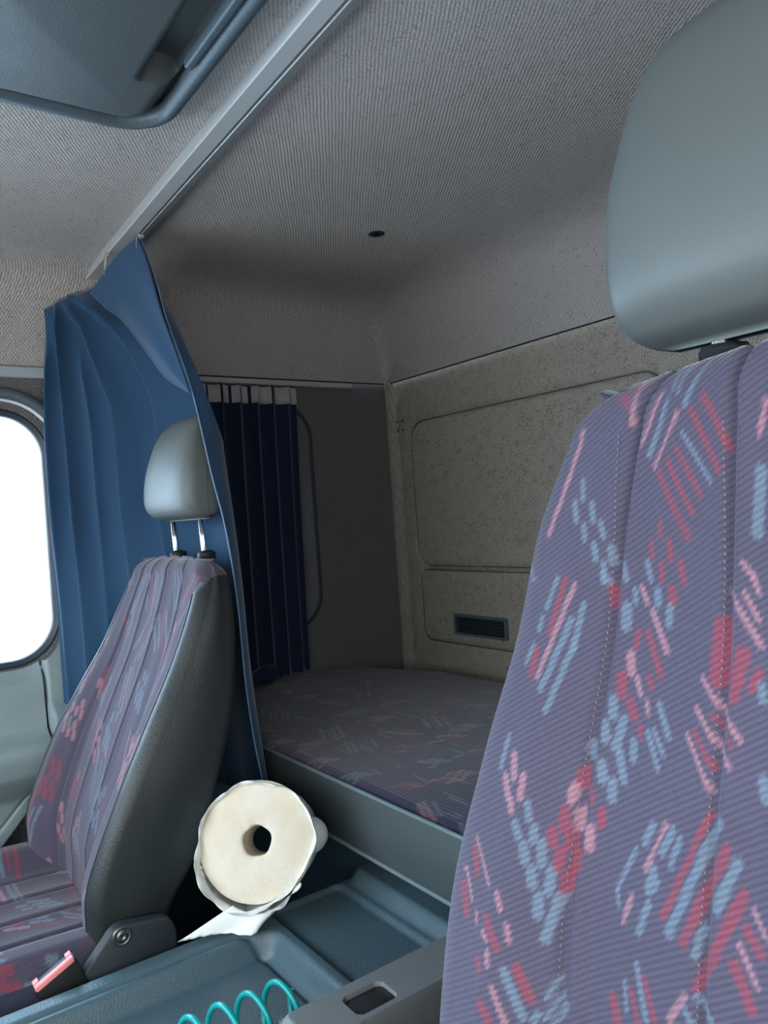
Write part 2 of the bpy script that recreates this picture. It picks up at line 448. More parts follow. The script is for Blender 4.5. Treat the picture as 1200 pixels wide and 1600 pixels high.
def build_backrest(parent, off, nf, nrow, strokes, mat, wrap=6, op=.8, stitch=False, drop=.06, tilt=0.0, piv=(0, -.30, -.58)):
    S, jf, cap = seat_back(nf, nrow, wrap=wrap, drop=drop)
    off = np.array(off, float); piv = np.array(piv); ca, sa = math.cos(tilt), math.sin(tilt)
    def pose(V):
        q = np.asarray(V, float) - piv
        return np.stack([q[:, 0], q[:, 1] * ca + q[:, 2] * sa, -q[:, 1] * sa + q[:, 2] * ca], 1) + piv + off
    full = mirror_grid(S); nr, nc = full.shape[:2]; mid = S.shape[1] - 1; h2 = S.shape[1] // 2
    Fa = grid_faces(nr, nc)
    # the cloth covers the front and wraps over the shoulders; the vinyl takes the sides and back
    def is_cloth(i, j):
        jj = max(j - mid, mid - 1 - j)
        if jj < jf: return True
        c = full[i:i + 2, j:j + 2].reshape(-1, 3).mean(0)
        if c[2] > ZTOP - RT * .9: return True
        return c[2] > (-.2 if wrap > 3 else -.112 + (-.474 - c[1]) * .75) and jj < S.shape[1] - nf
    lab_ = np.array([is_cloth(q // (nc - 1), q % (nc - 1)) for q in range(len(Fa))])
    capg = np.concatenate([S[-1:, :h2], cap, S[-1:, ::-1][:, :h2]], 0)
    capf = mirror_grid(capg)
    vrow = np.repeat(ROWV, nc)
    cv = np.linalg.norm(np.diff(capf[:, capf.shape[1] // 2], axis=0), axis=1); cv = np.repeat(ROWV[-1] + np.concatenate([[0], np.cumsum(cv)]), capf.shape[1])
    V = np.vstack([np.column_stack([full.reshape(-1, 3), vrow]), np.column_stack([capf.reshape(-1, 3), cv])]); n0 = nr * nc
    capF = [tuple(i + n0 for i in f) for f in grid_faces(capf.shape[0], capf.shape[1])]
    def take(F):
        used = sorted({i for f in F for i in f}); m_ = {u: k for k, u in enumerate(used)}
        return weld(V[used], [tuple(m_[i] for i in f) for f in F], 1e-5)
    Vc, Fc_ = take([f for f, l in zip(Fa, lab_) if l] + capF)
    colr = paint(Vc[:, 0], Vc[:, 3], strokes, op=op)
    cover = mk('backrest_cover', pose(Vc[:, :3]), [f[::-1] for f in Fc_], mat, parent, color=colr)
    V2, F2 = take([f for f, l in zip(Fa, lab_) if not l])
    shell = mk('backrest_shell', pose(V2[:, :3]), [f[::-1] for f in F2], M['vinyl'], parent, autosmooth=60)
    if stitch:
        zs_ = np.arange(-.62, ZTOP - RT, .0042)
        for sx in (-.118, -.040, .040, .118):
            m = MB()
            for z in zs_:
                w_ = float(interp(z, ZT, HW)) ; x = sx * w_ / .2 + .0030 * (1 if sx > 0 else -1)
                i = int(np.argmin(np.abs(S[:len(zs_) * 0 + nrow, 0, 2] - z))); xr = S[i, :nf, 0]
                y = float(np.interp(abs(x), xr, S[i, :nf, 1]))
                V3, F3 = bevel_box((x - .0005, y - .0005, z - .0009), (x + .0005, y + .0003, z + .0009), .0002, 1)
                m.add(pose(V3), F3)
            m.build('stitching', M['thread'], cover)
    # seam cord between cloth and vinyl
    for sgn in (1, -1):
        P = S[:, jf].copy(); P = P[P[:, 2] < (-.205 if wrap > 3 else -.112)]; P[:, 0] *= sgn
        V3, F3 = tube(pose(P[::2]), .0014, 6)
        mk('seam_cord', V3, F3, M['black'], cover)
    return cover, shell

def build_cushion(parent, off, strokes, mat, nx=90, ny=80):
    off = np.array(off, float)
    def P(u, v):                                   # u across -1..1, v back..front 0..1
        w = .245; x = u * w
        y = -.34 + v * .50
        q = np.abs(u)
        z = -.615 + .032 * sstep(.5, .8, q) - .03 * sstep(.86, 1.0, q) ** 2 + .012 * np.sin(np.pi * v) - .05 * sstep(.85, 1, v) ** 2
        z = z + .03 * sstep(.25, 0, v) * 0
        for sx in (.04, .118):
            for s in (-1, 1): z = z - .007 * np.exp(-((x - s * sx) / .0045) ** 2) + .003 * np.exp(-((x - s * sx) / .02) ** 2)
        return np.stack([x, y, z], -1)
    u = np.linspace(-1, 1, nx); v = np.linspace(0, 1, ny)
    UU, VV = np.meshgrid(u, v, indexing='ij'); G = P(UU, VV)
    V = G.reshape(-1, 3)
    c = paint(V[:, 0], V[:, 1], strokes)
    top = mk('cushion_cover', V + off, [f[::-1] for f in grid_faces(nx, ny)][::1], mat, parent, color=c)
    # darker cloth sides
    ring = np.concatenate([G[:, 0], G[-1, 1:], G[::-1, -1][1:], G[0, ::-1][1:-1]], 0)
    rows = []
    for dz, ins in ((0, 0), (-.02, -.006), (-.06, -.008), (-.11, -.004), (-.13, .01)):
        r = ring.copy(); r[:, 2] = r[:, 2] * .3 + .7 * (-.62) + dz if dz < -.03 else r[:, 2] + dz
        cc = np.array((0, -.09, 0)); d = r - cc; d[:, 2] = 0; L = np.linalg.norm(d, axis=1)[:, None]
        r = r - d / L * ins; rows.append(r)
    rows = np.array(rows); V = rows.reshape(-1, 3); n = ring.shape[0]
    F = grid_faces(len(rows), n, closed_v=True); F.append(tuple(range((len(rows) - 1) * n, len(rows) * n)))
    mk('cushion_side', V + off, F, M['cushionside'], parent, autosmooth=70)
    return top

HT = [0, .02, .06, .18, .45, .72, .87, .95, .985, 1.0]
def build_headrest(parent, c, hgt, hw, post_z, lean=0.0, nseg=64, post_dx=.07, topk=1.0):
    """c = middle of the bottom; posts run down to post_z"""
    W = np.array([.80, .90, .965, 1.0, .99, .93, .84, .74, .62, .40]) * hw
    W[5:] = W[5:] * topk
    YF = [.000, .014, .033, .048, .047, .036, .024, .012, .002, -.012]
    YK = [-.02, -.030, -.036, -.040, -.039, -.036, -.034, -.032, -.028, -.022]
    ts = np.concatenate([np.linspace(0, .1, 8), np.linspace(.13, .85, 22), np.linspace(.87, 1, 10)])
    V = []
    for t in ts:
        w = float(interp(t, HT, W)); yf = float(interp(t, HT, YF)); yk = float(interp(t, HT, YK))
        m = (yf + yk) / 2; d = (yf - yk) / 2
        for k in range(nseg):
            a = 2 * math.pi * k / nseg
            ca, sa = math.cos(a), math.sin(a)
            x = w * math.copysign(abs(ca) ** .26, ca); y = m + d * math.copysign(abs(sa) ** .30, sa)
            y -= .008 * (x / w) ** 2 * (1 if sa > 0 else -1)
            V.append((c[0] + x, c[1] + y + lean * t, c[2] + t * hgt))
    n = len(ts); F = grid_faces(n, nseg, closed_v=True)
    F.append(tuple(range(nseg))[::-1]); F.append(tuple(range((n - 1) * nseg, n * nseg)))
    pad = mk('headrest', V, F, M['headvinyl'], parent)
    # stitched seam round the side
    S = []
    for t in np.linspace(.03, .97, 40):
        w = float(interp(t, HT, W)); yf = float(interp(t, HT, YF)); yk = float(interp(t, HT, YK))
        S.append((c[0] - w * .992, c[1] + (yf + yk) / 2 - .004 + lean * t, c[2] + t * hgt))
    v, f = tube(S, .0011, 6); mk('seam', v, f, M['black'], pad)
    for s in (-1, 1):
        x = c[0] + s * post_dx
        v, f = tube([(x, c[1] - .006, c[2] + .01), (x, c[1] - .008, (c[2] + post_z) / 2), (x, c[1] - .012, post_z - .03)], .0062, 14)
        post = mk('headrest_post', v, f, M['chrome'], pad)
        v, f = lathe([(.0165, -.006), (.0165, .004), (.0145, .0075), (.009, .008), (.009, .0095), (.0064, .010)], (x, c[1] - .012, post_z + .002), (0, 0, 1), 28)
        mk('post_collar', v, f, M['black'], post)
    return pad

def build_seat_base(parent, off):
    ox, oy, oz = off
    zf = -H
    b = MB(); b.add(*bevel_box((ox - .20, oy - .30, zf + .0), (ox + .20, oy + .10, zf + .06), .012))
    b.add(*bevel_box((ox - .16, oy - .26, zf + .05), (ox + .16, oy + .06, oz - .80), .02))
    b.add(*bevel_box((ox - .21, oy - .32, oz - .81), (ox + .21, oy + .12, oz - .742), .015))
    b.build('pedestal', M['black'], parent, autosmooth=40)
def build_bracket(parent, x0, x1, pts, bolt, sgn):
    poly = []
    pts = np.array(pts)
    # round the outline a little
    n = len(pts)
    for i in range(n):
        p, a, b = pts[i], pts[i - 1], pts[(i + 1) % n]
        r = min(.012, .4 * np.linalg.norm(a - p), .4 * np.linalg.norm(b - p))
        pa = p + (a - p) / np.linalg.norm(a - p) * r; pb = p + (b - p) / np.linalg.norm(b - p) * r
        for t in np.linspace(0, 1, 5): poly.append(((1 - t) ** 2) * pa + 2 * t * (1 - t) * p + t * t * pb)
    v, f = prism(poly, lambda u, w, t: (t, u, w), x1, x0, .004)
    br = mk('recliner_bracket', v, f, M['bracket'], parent, autosmooth=35)
    bx = x0
    v, f = lathe([(.0135, -.003), (.0135, .0012), (.0115, .002), (.0105, .0008), (.0072, .0008), (.0066, .003), (.0035, .003), (.0030, .0012), (.001, .0012)], (bx, *bolt), (sgn, 0, 0), 28)
    mk('bolt', v, f, M['steel'], br)
    return br
def build_buckle(parent, c, dy, up, x_in, sgn):
    """belt buckle standing in the gap beside the cushion; c = middle of its end face"""
    c = np.array(c, float); u = np.array((0, dy[0], dy[1])); u /= np.linalg.norm(u)      # along the slot
    w = np.array((0, up[0], up[1])); w /= np.linalg.norm(w)                               # out of the end face
    s = np.array((sgn, 0, 0.))
    def blk(a0, a1, b0, b1, d0, d1, r):
        V, F = bevel_box((a0, b0, d0), (a1, b1, d1), r, 2)
        return [c + u * p[0] + s * p[1] + w * p[2] for p in V], F
    v, f = blk(-.030, .030, -.012, .012, -.085, 0, .004)
    b = mk('belt_buckle', v, f, M['black'], parent, autosmooth=40)
    v, f = blk(-.0275, .0275, .002, .0118, -.006, .0035, .002)
    btn = mk('release_button', v, f, M['pink'], b, autosmooth=40)
    for q in (-1, 1):
        v, f = blk(q * .0235 - .004, q * .0235 + .004, -.010, .001, -.006, .0035, .0012)
        mk('button_lug', v, f, M['pink'], b, autosmooth=40)
    v, f = blk(-.019, .019, -.009, -.001, -.003, .0006, .0005)
    mk('tongue_slot', v, f, M['darkrubber'], b, autosmooth=40)
    return b

# --- passenger seat (far)
PX = 1.39
seat_p = thing('passenger_seat', 'smaller-looking far seat by the bright side window, blue patterned cloth with black vinyl side', 'seat', (PX, -.30, -H))
fs = random_strokes(-.27, .27, -.70, .1, .085, 21)
build_backrest(seat_p, (PX, 0, 0), 110, 230, fs, M['weavefar'], wrap=-3, op=.6)
build_cushion(seat_p, (PX, 0, 0), random_strokes(-.27, .27, -.4, .25, .085, 33, math.radians(70)), M['weavefar'], 180, 150)
build_headrest(seat_p, (PX, -.533, .010), .192, .118, ZTOP, -.012, topk=.94)
build_seat_base(seat_p, (PX, 0, 0))
build_bracket(seat_p, 1.118, 1.134, [(-.2937 + .004, -.5548 + .002), (-.3659, -.566), (-.3768, -.590), (-.374, -.66), (-.215, -.66), (-.239, -.606)], (-.2972, -.5696), -1)
build_buckle(seat_p, (1.126, -.2065, -.585), (-.0376, .0177), (.30, .80), 1.126, -1)
# small chrome latch seen past the cushion, on the window side
v, f = tube([(1.645, -.315, -.58), (1.645, -.305, -.60), (1.645, -.29, -.63)], .006, 10); mk('belt_latch', v, f, M['chrome'], seat_p)

# --- driver seat (near)
DX = .21; DO = (DX, -.03, .13)
seat_d = thing('driver_seat', 'big near seat filling the lower corner, mauve cloth with red, pink and pale blue dashes', 'seat', (DX, -.33, -H))
STROKES_NEAR = []
STROKES_NEAR = [
    (0.1044, -0.0456, 0.1115, -0.087, 0.0038, 'p'), (0.0876, -0.0723, 0.1046, -0.1004, 0.0027, 'p'), (0.0758, -0.087, 0.0946, -0.1143, 0.0031, 'p'), (0.0828, -0.0782, 0.0988, -0.1073, 0.0036, 'b'),
    (0.0552, -0.0575, 0.0698, -0.0841, 0.0029, 'b'), (0.0679, -0.0486, 0.0747, -0.0752, 0.0026, 'b'), (0.0768, -0.0486, 0.0788, -0.0723, 0.0026, 'b'), (0.0561, -0.0811, 0.0413, -0.1091, 0.0045, 'r'),
    (0.0662, -0.087, 0.0469, -0.1212, 0.0038, 'r'), (0.0727, -0.0987, 0.0529, -0.1264, 0.0027, 'b'), (0.0768, -0.1073, 0.0601, -0.1333, 0.0032, 'r'), (0.0841, -0.1125, 0.0665, -0.142, 0.0035, 'r'),
    (0.0914, -0.1177, 0.0694, -0.1558, 0.004, 'r'), (0.09, -0.1454, 0.0907, -0.1541, 0.0033, 'r'), (0.0978, -0.1576, 0.0965, -0.1662, 0.0036, 'r'), (0.0832, -0.1576, 0.0819, -0.168, 0.004, 'r'),
    (0.089, -0.1714, 0.0885, -0.1801, 0.0043, 'r'), (0.075, -0.1697, 0.0726, -0.1801, 0.0044, 'r'), (0.1007, -0.1697, 0.0974, -0.1801, 0.0044, 'b'), (0.1219, -0.0634, 0.1141, -0.0752, 0.0053, 'r'),
    (0.1124, -0.0575, 0.1063, -0.0663, 0.004, 'r'), (0.031, -0.0456, 0.034, -0.0397, 0.0034, 'r'), (0.0176, -0.09, 0.0219, -0.1056, 0.0032, 'p'), (0.1542, -0.0841, 0.1812, -0.1524, 0.0038, 'p'),
    (0.1702, -0.0811, 0.1866, -0.1073, 0.0042, 'b'), (0.1866, -0.1073, 0.1956, -0.1402, 0.0042, 'b'), (0.1529, -0.1177, 0.152, -0.1298, 0.004, 'b'), (0.159, -0.1316, 0.1565, -0.1437, 0.0048, 'b'),
    (0.1441, -0.1333, 0.1429, -0.1437, 0.0047, 'b'), (0.1502, -0.1472, 0.1485, -0.1558, 0.0044, 'b'), (0.1364, -0.1454, 0.1337, -0.1541, 0.0046, 'b'), (0.1411, -0.1593, 0.1391, -0.168, 0.0049, 'b'),
    (0.1276, -0.161, 0.1264, -0.1697, 0.0051, 'b'), (0.1325, -0.1714, 0.1323, -0.1818, 0.0046, 'b'), (0.1186, -0.1714, 0.1163, -0.1801, 0.0047, 'b'), (0.2062, -0.168, 0.1932, -0.1836, 0.0031, 'b'),
    (0.0326, -0.1697, 0.0268, -0.1766, 0.0032, 'p'), (0.0216, -0.1229, 0.0244, -0.1541, 0.0064, 'b'), (0.1692, -0.1818, 0.177, -0.2009, 0.0041, 'b'), (0.1622, -0.1818, 0.1717, -0.2165, 0.0046, 'r'),
    (0.1545, -0.1853, 0.1775, -0.2442, 0.0041, 'p'), (0.1466, -0.1974, 0.1513, -0.2251, 0.0047, 'b'), (0.1546, -0.2078, 0.1724, -0.2511, 0.0051, 'b'), (0.1509, -0.2217, 0.1659, -0.2633, 0.0047, 'b'),
    (0.1798, -0.2078, 0.1816, -0.2147, 0.0045, 'b'), (0.1814, -0.2286, 0.1835, -0.2425, 0.0056, 'r'), (0.185, -0.2251, 0.1899, -0.2373, 0.0034, 'b'), (0.1321, -0.1784, 0.1294, -0.1818, 0.0053, 'b'),
    (0.1258, -0.187, 0.1244, -0.1957, 0.0067, 'r'), (0.1154, -0.1974, 0.1153, -0.2095, 0.0073, 'b'), (0.1098, -0.187, 0.1092, -0.194, 0.0038, 'b'), (0.1064, -0.213, 0.1081, -0.2217, 0.0044, 'r'),
    (0.1116, -0.2269, 0.1104, -0.2373, 0.0062, 'p'), (0.117, -0.2407, 0.116, -0.2511, 0.0069, 'r'), (0.1056, -0.2407, 0.1022, -0.2494, 0.0044, 'p'), (0.1092, -0.2563, 0.1057, -0.2633, 0.0071, 'r'),
    (0.0998, -0.2684, 0.0992, -0.2736, 0.0043, 'r'), (0.1216, -0.2546, 0.1206, -0.265, 0.0059, 'b'), (0.1265, -0.2702, 0.1243, -0.2788, 0.0069, 'b'), (0.1134, -0.2667, 0.1173, -0.284, 0.0065, 'b'),
    (0.1335, -0.284, 0.1321, -0.291, 0.0059, 'b'), (0.1039, -0.2788, 0.1036, -0.2875, 0.0063, 'b'), (0.1259, -0.2944, 0.1245, -0.3031, 0.0065, 'b'), (0.1144, -0.2875, 0.1102, -0.3014, 0.0064, 'b'),
    (0.1181, -0.3048, 0.1178, -0.3135, 0.0068, 'b'), (0.1373, -0.2996, 0.138, -0.3066, 0.0066, 'r'), (0.1329, -0.31, 0.1312, -0.3152, 0.0055, 'r'), (0.1415, -0.3083, 0.1422, -0.3152, 0.0066, 'p'),
    (0.1047, -0.1853, 0.1002, -0.194, 0.0041, 'p'), (0.0808, -0.1853, 0.0801, -0.1922, 0.0059, 'r'), (0.0918, -0.187, 0.0912, -0.194, 0.006, 'b'), (0.0822, -0.1957, 0.0827, -0.2061, 0.0053, 'b'),
    (0.0955, -0.1991, 0.0836, -0.2217, 0.0046, 'p'), (0.0992, -0.2113, 0.0876, -0.2355, 0.005, 'r'), (0.0961, -0.239, 0.0934, -0.2442, 0.0043, 'r'), (0.0963, -0.2529, 0.0948, -0.2598, 0.0033, 'p'),
    (0.0869, -0.2529, 0.0787, -0.2702, 0.0042, 'b'), (0.0936, -0.2702, 0.0843, -0.2892, 0.0039, 'b'), (0.0892, -0.2684, 0.0816, -0.2806, 0.0036, 'b'), (0.0409, -0.1853, 0.0223, -0.213, 0.0036, 'p'),
    (0.0319, -0.1853, 0.0241, -0.1991, 0.003, 'p'), (0.0268, -0.1766, 0.0239, -0.1853, 0.003, 'p'), (0.0444, -0.2043, 0.0473, -0.2321, 0.0123, 'r'), (0.0325, -0.2182, 0.0383, -0.2407, 0.009, 'r'),
    (0.0235, -0.2269, 0.0268, -0.2355, 0.0053, 'r'), (0.0576, -0.2338, 0.0317, -0.2633, 0.0033, 'p'), (0.0606, -0.2511, 0.0374, -0.2771, 0.0033, 'p'), (0.0657, -0.2667, 0.0477, -0.2927, 0.0031, 'p'),
    (0.0613, -0.2633, 0.0472, -0.2806, 0.0037, 'r'), (0.0492, -0.2529, 0.0371, -0.2667, 0.0027, 'r'), (0.0182, -0.2806, 0.0162, -0.2892, 0.006, 'b'), (0.0216, -0.2338, 0.0207, -0.2407, 0.0047, 'b'),
    (0.1865, -0.2927, 0.1838, -0.3048, 0.0059, 'p'), (0.1917, -0.3066, 0.1866, -0.317, 0.0055, 'p'), (0.1759, -0.3031, 0.1764, -0.3152, 0.0054, 'p'), (0.1945, -0.2823, 0.1975, -0.3014, 0.0041, 'b'),
    (0.1835, -0.3187, 0.182, -0.3239, 0.0054, 'p'), (0.1702, -0.3187, 0.168, -0.3274, 0.005, 'b'), (0.1774, -0.3308, 0.1738, -0.3378, 0.0057, 'b'), (0.1642, -0.3326, 0.1639, -0.3395, 0.006, 'b'),
    (0.17, -0.3429, 0.1675, -0.3516, 0.0064, 'b'), (0.1585, -0.3412, 0.1575, -0.3533, 0.0063, 'b'), (0.1635, -0.3568, 0.1621, -0.3655, 0.0063, 'b'), (0.1511, -0.3568, 0.1521, -0.3689, 0.0066, 'b'),
    (0.158, -0.3724, 0.1575, -0.3828, 0.0066, 'b'), (0.1454, -0.3724, 0.1524, -0.3967, 0.0065, 'b'), (0.1463, -0.3222, 0.1461, -0.3308, 0.007, 'r'), (0.1532, -0.3343, 0.1518, -0.3412, 0.0063, 'r'),
    (0.1421, -0.3343, 0.1418, -0.3429, 0.0059, 'r'), (0.1467, -0.3464, 0.1475, -0.3551, 0.0069, 'r'), (0.1378, -0.3481, 0.1386, -0.3568, 0.0072, 'r'), (0.1423, -0.3603, 0.1429, -0.3689, 0.0062, 'r'),
    (0.1241, -0.3222, 0.1237, -0.3291, 0.0058, 'r'), (0.1376, -0.3239, 0.1374, -0.3326, 0.0069, 'p'), (0.1307, -0.3326, 0.1306, -0.3429, 0.0065, 'p'), (0.2098, -0.3464, 0.1921, -0.3689, 0.0024, 'p'),
    (0.2157, -0.3655, 0.2058, -0.3828, 0.0024, 'p'), (0.2108, -0.3533, 0.2043, -0.3655, 0.0048, 'r'), (0.2168, -0.3759, 0.2098, -0.3915, 0.0056, 'r'), (0.1844, -0.3724, 0.1804, -0.3811, 0.0036, 'p'),
    (0.1752, -0.3897, 0.1732, -0.3984, 0.0035, 'p'), (0.1928, -0.3967, 0.1894, -0.4001, 0.0032, 'p'), (0.1873, -0.4071, 0.1863, -0.414, 0.0039, 'p'), (0.1912, -0.388, 0.1803, -0.4036, 0.005, 'r'),
    (0.1955, -0.414, 0.1921, -0.4192, 0.0043, 'r'), (0.2004, -0.388, 0.1996, -0.3932, 0.0024, 'p'), (0.1747, -0.4157, 0.1619, -0.4417, 0.0052, 'b'), (0.1677, -0.414, 0.1585, -0.4313, 0.0059, 'r'),
    (0.1817, -0.4261, 0.1712, -0.4452, 0.0035, 'p'), (0.1886, -0.4382, 0.1816, -0.4452, 0.006, 'r'), (0.1446, -0.4209, 0.1493, -0.4296, 0.0041, 'b'), (0.1435, -0.4313, 0.1492, -0.4417, 0.0041, 'b'),
    (0.14, -0.4365, 0.1446, -0.4452, 0.0044, 'b'), (0.1539, -0.44, 0.1561, -0.4434, 0.0044, 'b'), (0.1088, -0.4226, 0.1053, -0.433, 0.0074, 'r'), (0.1006, -0.4088, 0.0984, -0.4244, 0.0029, 'b'),
    (0.0963, -0.336, 0.1094, -0.362, 0.0029, 'b'), (0.1094, -0.362, 0.1076, -0.3707, 0.003, 'b'), (0.098, -0.362, 0.1033, -0.3776, 0.0036, 'p'), (0.0762, -0.317, 0.089, -0.3447, 0.0029, 'p'),
    (0.0718, -0.3187, 0.0782, -0.3326, 0.0047, 'b'), (0.0665, -0.3222, 0.0718, -0.3378, 0.004, 'b'), (0.0852, -0.3204, 0.0904, -0.3308, 0.0048, 'b'), (0.0833, -0.3429, 0.0862, -0.3551, 0.0054, 'b'),
    (0.0854, -0.362, 0.0919, -0.3793, 0.0044, 'b'), (0.0802, -0.3481, 0.0816, -0.3533, 0.0035, 'b'), (0.0481, -0.3048, 0.0753, -0.3655, 0.0043, 'r'), (0.0416, -0.3066, 0.071, -0.3724, 0.0057, 'b'),
    (0.0365, -0.3187, 0.0607, -0.3724, 0.0062, 'r'), (0.03, -0.3239, 0.0407, -0.3481, 0.0061, 'b'), (0.049, -0.362, 0.0528, -0.3759, 0.0041, 'b'), (0.0258, -0.3378, 0.0507, -0.3915, 0.0064, 'r'),
    (0.0203, -0.3429, 0.0136, -0.3533, 0.0028, 'p'), (0.0238, -0.3533, 0.0159, -0.362, 0.0053, 'r'), (0.0273, -0.362, 0.0172, -0.3776, 0.0034, 'p'), (0.0298, -0.3724, 0.0196, -0.3897, 0.0064, 'r'),
    (0.0923, -0.3967, 0.0845, -0.4226, 0.0041, 'b'), (0.0867, -0.4019, 0.0787, -0.4209, 0.004, 'r'), (0.096, -0.4122, 0.0903, -0.4261, 0.0035, 'r'), (0.0577, -0.3984, 0.0683, -0.4157, 0.0042, 'p'),
    (0.0508, -0.3967, 0.0416, -0.4036, 0.0044, 'b'), (0.0578, -0.4053, 0.0543, -0.4088, 0.0044, 'b'),
]

ns = STROKES_NEAR if STROKES_NEAR else random_strokes(-.27, .27, -.70, .1, .085, 5)
build_backrest(seat_d, (DX, -.066, .104), 190, 330, ns, M['weave'], wrap=6, op=.64, stitch=True, drop=.5, tilt=math.radians(12.3))
build_cushion(seat_d, DO, random_strokes(-.27, .27, -.4, .25, .085, 44, math.radians(70)), M['weave'])
build_headrest(seat_d, (DX, -.476, .097), .217, .130, .085, 0.0, topk=.95)
build_seat_base(seat_d, DO)

# ------------------------------------------------------------------ room shell
XR, YR, XL, YFR = 1.85, -1.37, -.36, .78
ZC = .60
# headlining: ceiling, its rounded cove and the band above the seam, one moulding
prof = [(.002, .379), (.005, .378), (.012, .42), (.022, .48), (.036, .53), (.05, .556), (.068, .575), (.095, .589), (.13, .597), (.17, .60)]
V = []
for i, (ins, z) in enumerate(prof):
    r = .012 + .9 * ins
    V += [(x, y, z) for x, y in rrect(XL + ins, XR - ins, YR + ins, YFR - ins, max(r, .012), 8)]
n = len(V) // len(prof)
F = grid_faces(len(prof), n, closed_v=True); F.append(tuple(range((len(prof) - 1) * n, len(prof) * n)))
tag(mk('ceiling', V, F, M['liner'], base=(.75, -.3, .38), autosmooth=50), 'grey knitted headlining over the whole cab', 'ceiling', kind='structure')

ceil_ = bpy.data.objects['ceiling']
v, f = tube([(x, y, .379) for x, y in rrect(XL + .004, XR - .004, YR + .004, YFR - .004, .012, 6)], .0022, 6, closed=True)
mk('edge_seam', v, f, M['black'], ceil_)
# rear wall: pressed panels, grooves, corner bead
xs = np.arange(XL, XR + .001, .005); zs = np.arange(-H, .4021, .005)
XX, ZZ = np.meshgrid(xs, zs, indexing='ij')
fine = (XX > -9)
def groove(d, w, depth): return -depth * np.exp(-(d / w) ** 2)
D = np.zeros_like(XX)
up = sd_rrect(XX, ZZ, .92, 1.757, -.166, .252, .055)
D += groove(up, .0055, .011) + .006 * sstep(.0, -.012, up)
lo = sd_rrect(XX, ZZ, .60, 1.752, -.374, -.168, .03)
D += groove(lo, .005, .009) + .004 * sstep(0, -.01, lo)
D += -.009 * np.exp(-((ZZ + .167) / .006) ** 2) * (XX < 1.74) * (XX > .5)
D += .012 * sstep(1.815, 1.84, XX) + groove(XX - 1.812, .003, .004)      # corner bead
D += groove(ZZ - .262 - .05 * (XX - 1.5), .003, .0) 
Yw = YR + D
V = np.stack([XX, Yw, ZZ], -1).reshape(-1, 3)
wall_rear = tag(mk('wall_rear', V, grid_faces(len(xs), len(zs)), M['wall']), 'grey carpeted rear wall with pressed panels', 'wall', kind='structure')
# crumpled fold in the lining and four small screw holes
m = MB()
for (x, z) in ((1.812, .262), (1.788, .262), (1.812, .236), (1.788, .236)):
    v, f = lathe([(.0035, 0), (.0035, .0015), (.002, .0016)], (x, YR + .001, z), (0, 1, 0), 10); m.add(v, f)
m.build('screw_hole', M['black'], wall_rear)
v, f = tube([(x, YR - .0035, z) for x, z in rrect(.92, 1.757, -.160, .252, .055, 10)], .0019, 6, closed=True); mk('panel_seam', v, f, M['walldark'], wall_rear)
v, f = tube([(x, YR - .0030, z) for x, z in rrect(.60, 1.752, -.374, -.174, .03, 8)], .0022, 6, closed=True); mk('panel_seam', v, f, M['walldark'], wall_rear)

# far side wall with the door window opening
def wall_with_hole(x, y0, y1, z0, z1, hole):
    hy0, hy1, hz0, hz1, r = hole
    I = rrect(hy0, hy1, hz0, hz1, r, 10)
    c = I.mean(0); O = []
    for p in I:
        d = p - c; s = 1e9
        for k, (lo_, hi_) in enumerate(((y0, y1), (z0, z1))):
            if d[k] > 1e-9: s = min(s, (hi_ - c[k]) / d[k])
            elif d[k] < -1e-9: s = min(s, (lo_ - c[k]) / d[k])
        O.append(c + d * s)
    O = np.array(O)
    for cy, cz in ((y0, z0), (y0, z1), (y1, z0), (y1, z1)):
        k = np.argmin(np.hypot(O[:, 0] - cy, O[:, 1] - cz)); O[k] = (cy, cz)
    nr = 5; rows = [I * (1 - t) + O * t for t in np.linspace(0, 1, nr)]
    V = [(x, p[0], p[1]) for r_ in rows for p in r_]
    return V, grid_faces(nr, len(I), closed_v=True)
WIN = (-.408, .62, -.285, .285, .105)
V, F = wall_with_hole(XR, -.62, YFR, -H, .400, WIN)
wr = MB(); wr.add(V, F)
# rear part of the side wall
ys = np.arange(YR, -.619, .01); zz = np.arange(-H, .4021, .01)
YY, Z2 = np.meshgrid(ys, zz, indexing='ij')
sw = sd_rrect(YY, Z2, -1.08, -.68, -.29, .30, .08)
Xw = XR + .010 * sstep(0, -.015, sw)
wr.add(np.stack([Xw, YY, Z2], -1).reshape(-1, 3), grid_faces(len(ys), len(zz)))
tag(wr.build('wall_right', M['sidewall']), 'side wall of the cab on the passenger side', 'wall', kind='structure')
# near side wall with an unseen window opening, narrowed to darken the rear, front wall with the windscreen opening
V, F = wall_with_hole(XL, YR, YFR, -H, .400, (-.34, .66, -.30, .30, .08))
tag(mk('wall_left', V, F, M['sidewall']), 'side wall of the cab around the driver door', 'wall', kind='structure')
Iw = rrect(XL + .1, XR - .1, -.28, .32, .1, 10)
V, F = wall_with_hole(YFR, XL, XR, -H, .400, (XL + .1, XR - .1, -.26, .32, .1))
V = [(p[1], p[0], p[2]) for p in V]
tag(mk('wall_front', V, F, M['black']), 'front of the cab around the windscreen', 'wall', kind='structure')
V, F = bevel_box((XL, YR, -H - .05), (XR, YFR, -H), 0)
tag(mk('floor', V, F, M['floor'], smooth=False), 'dark rubber cab floor', 'floor', kind='structure')

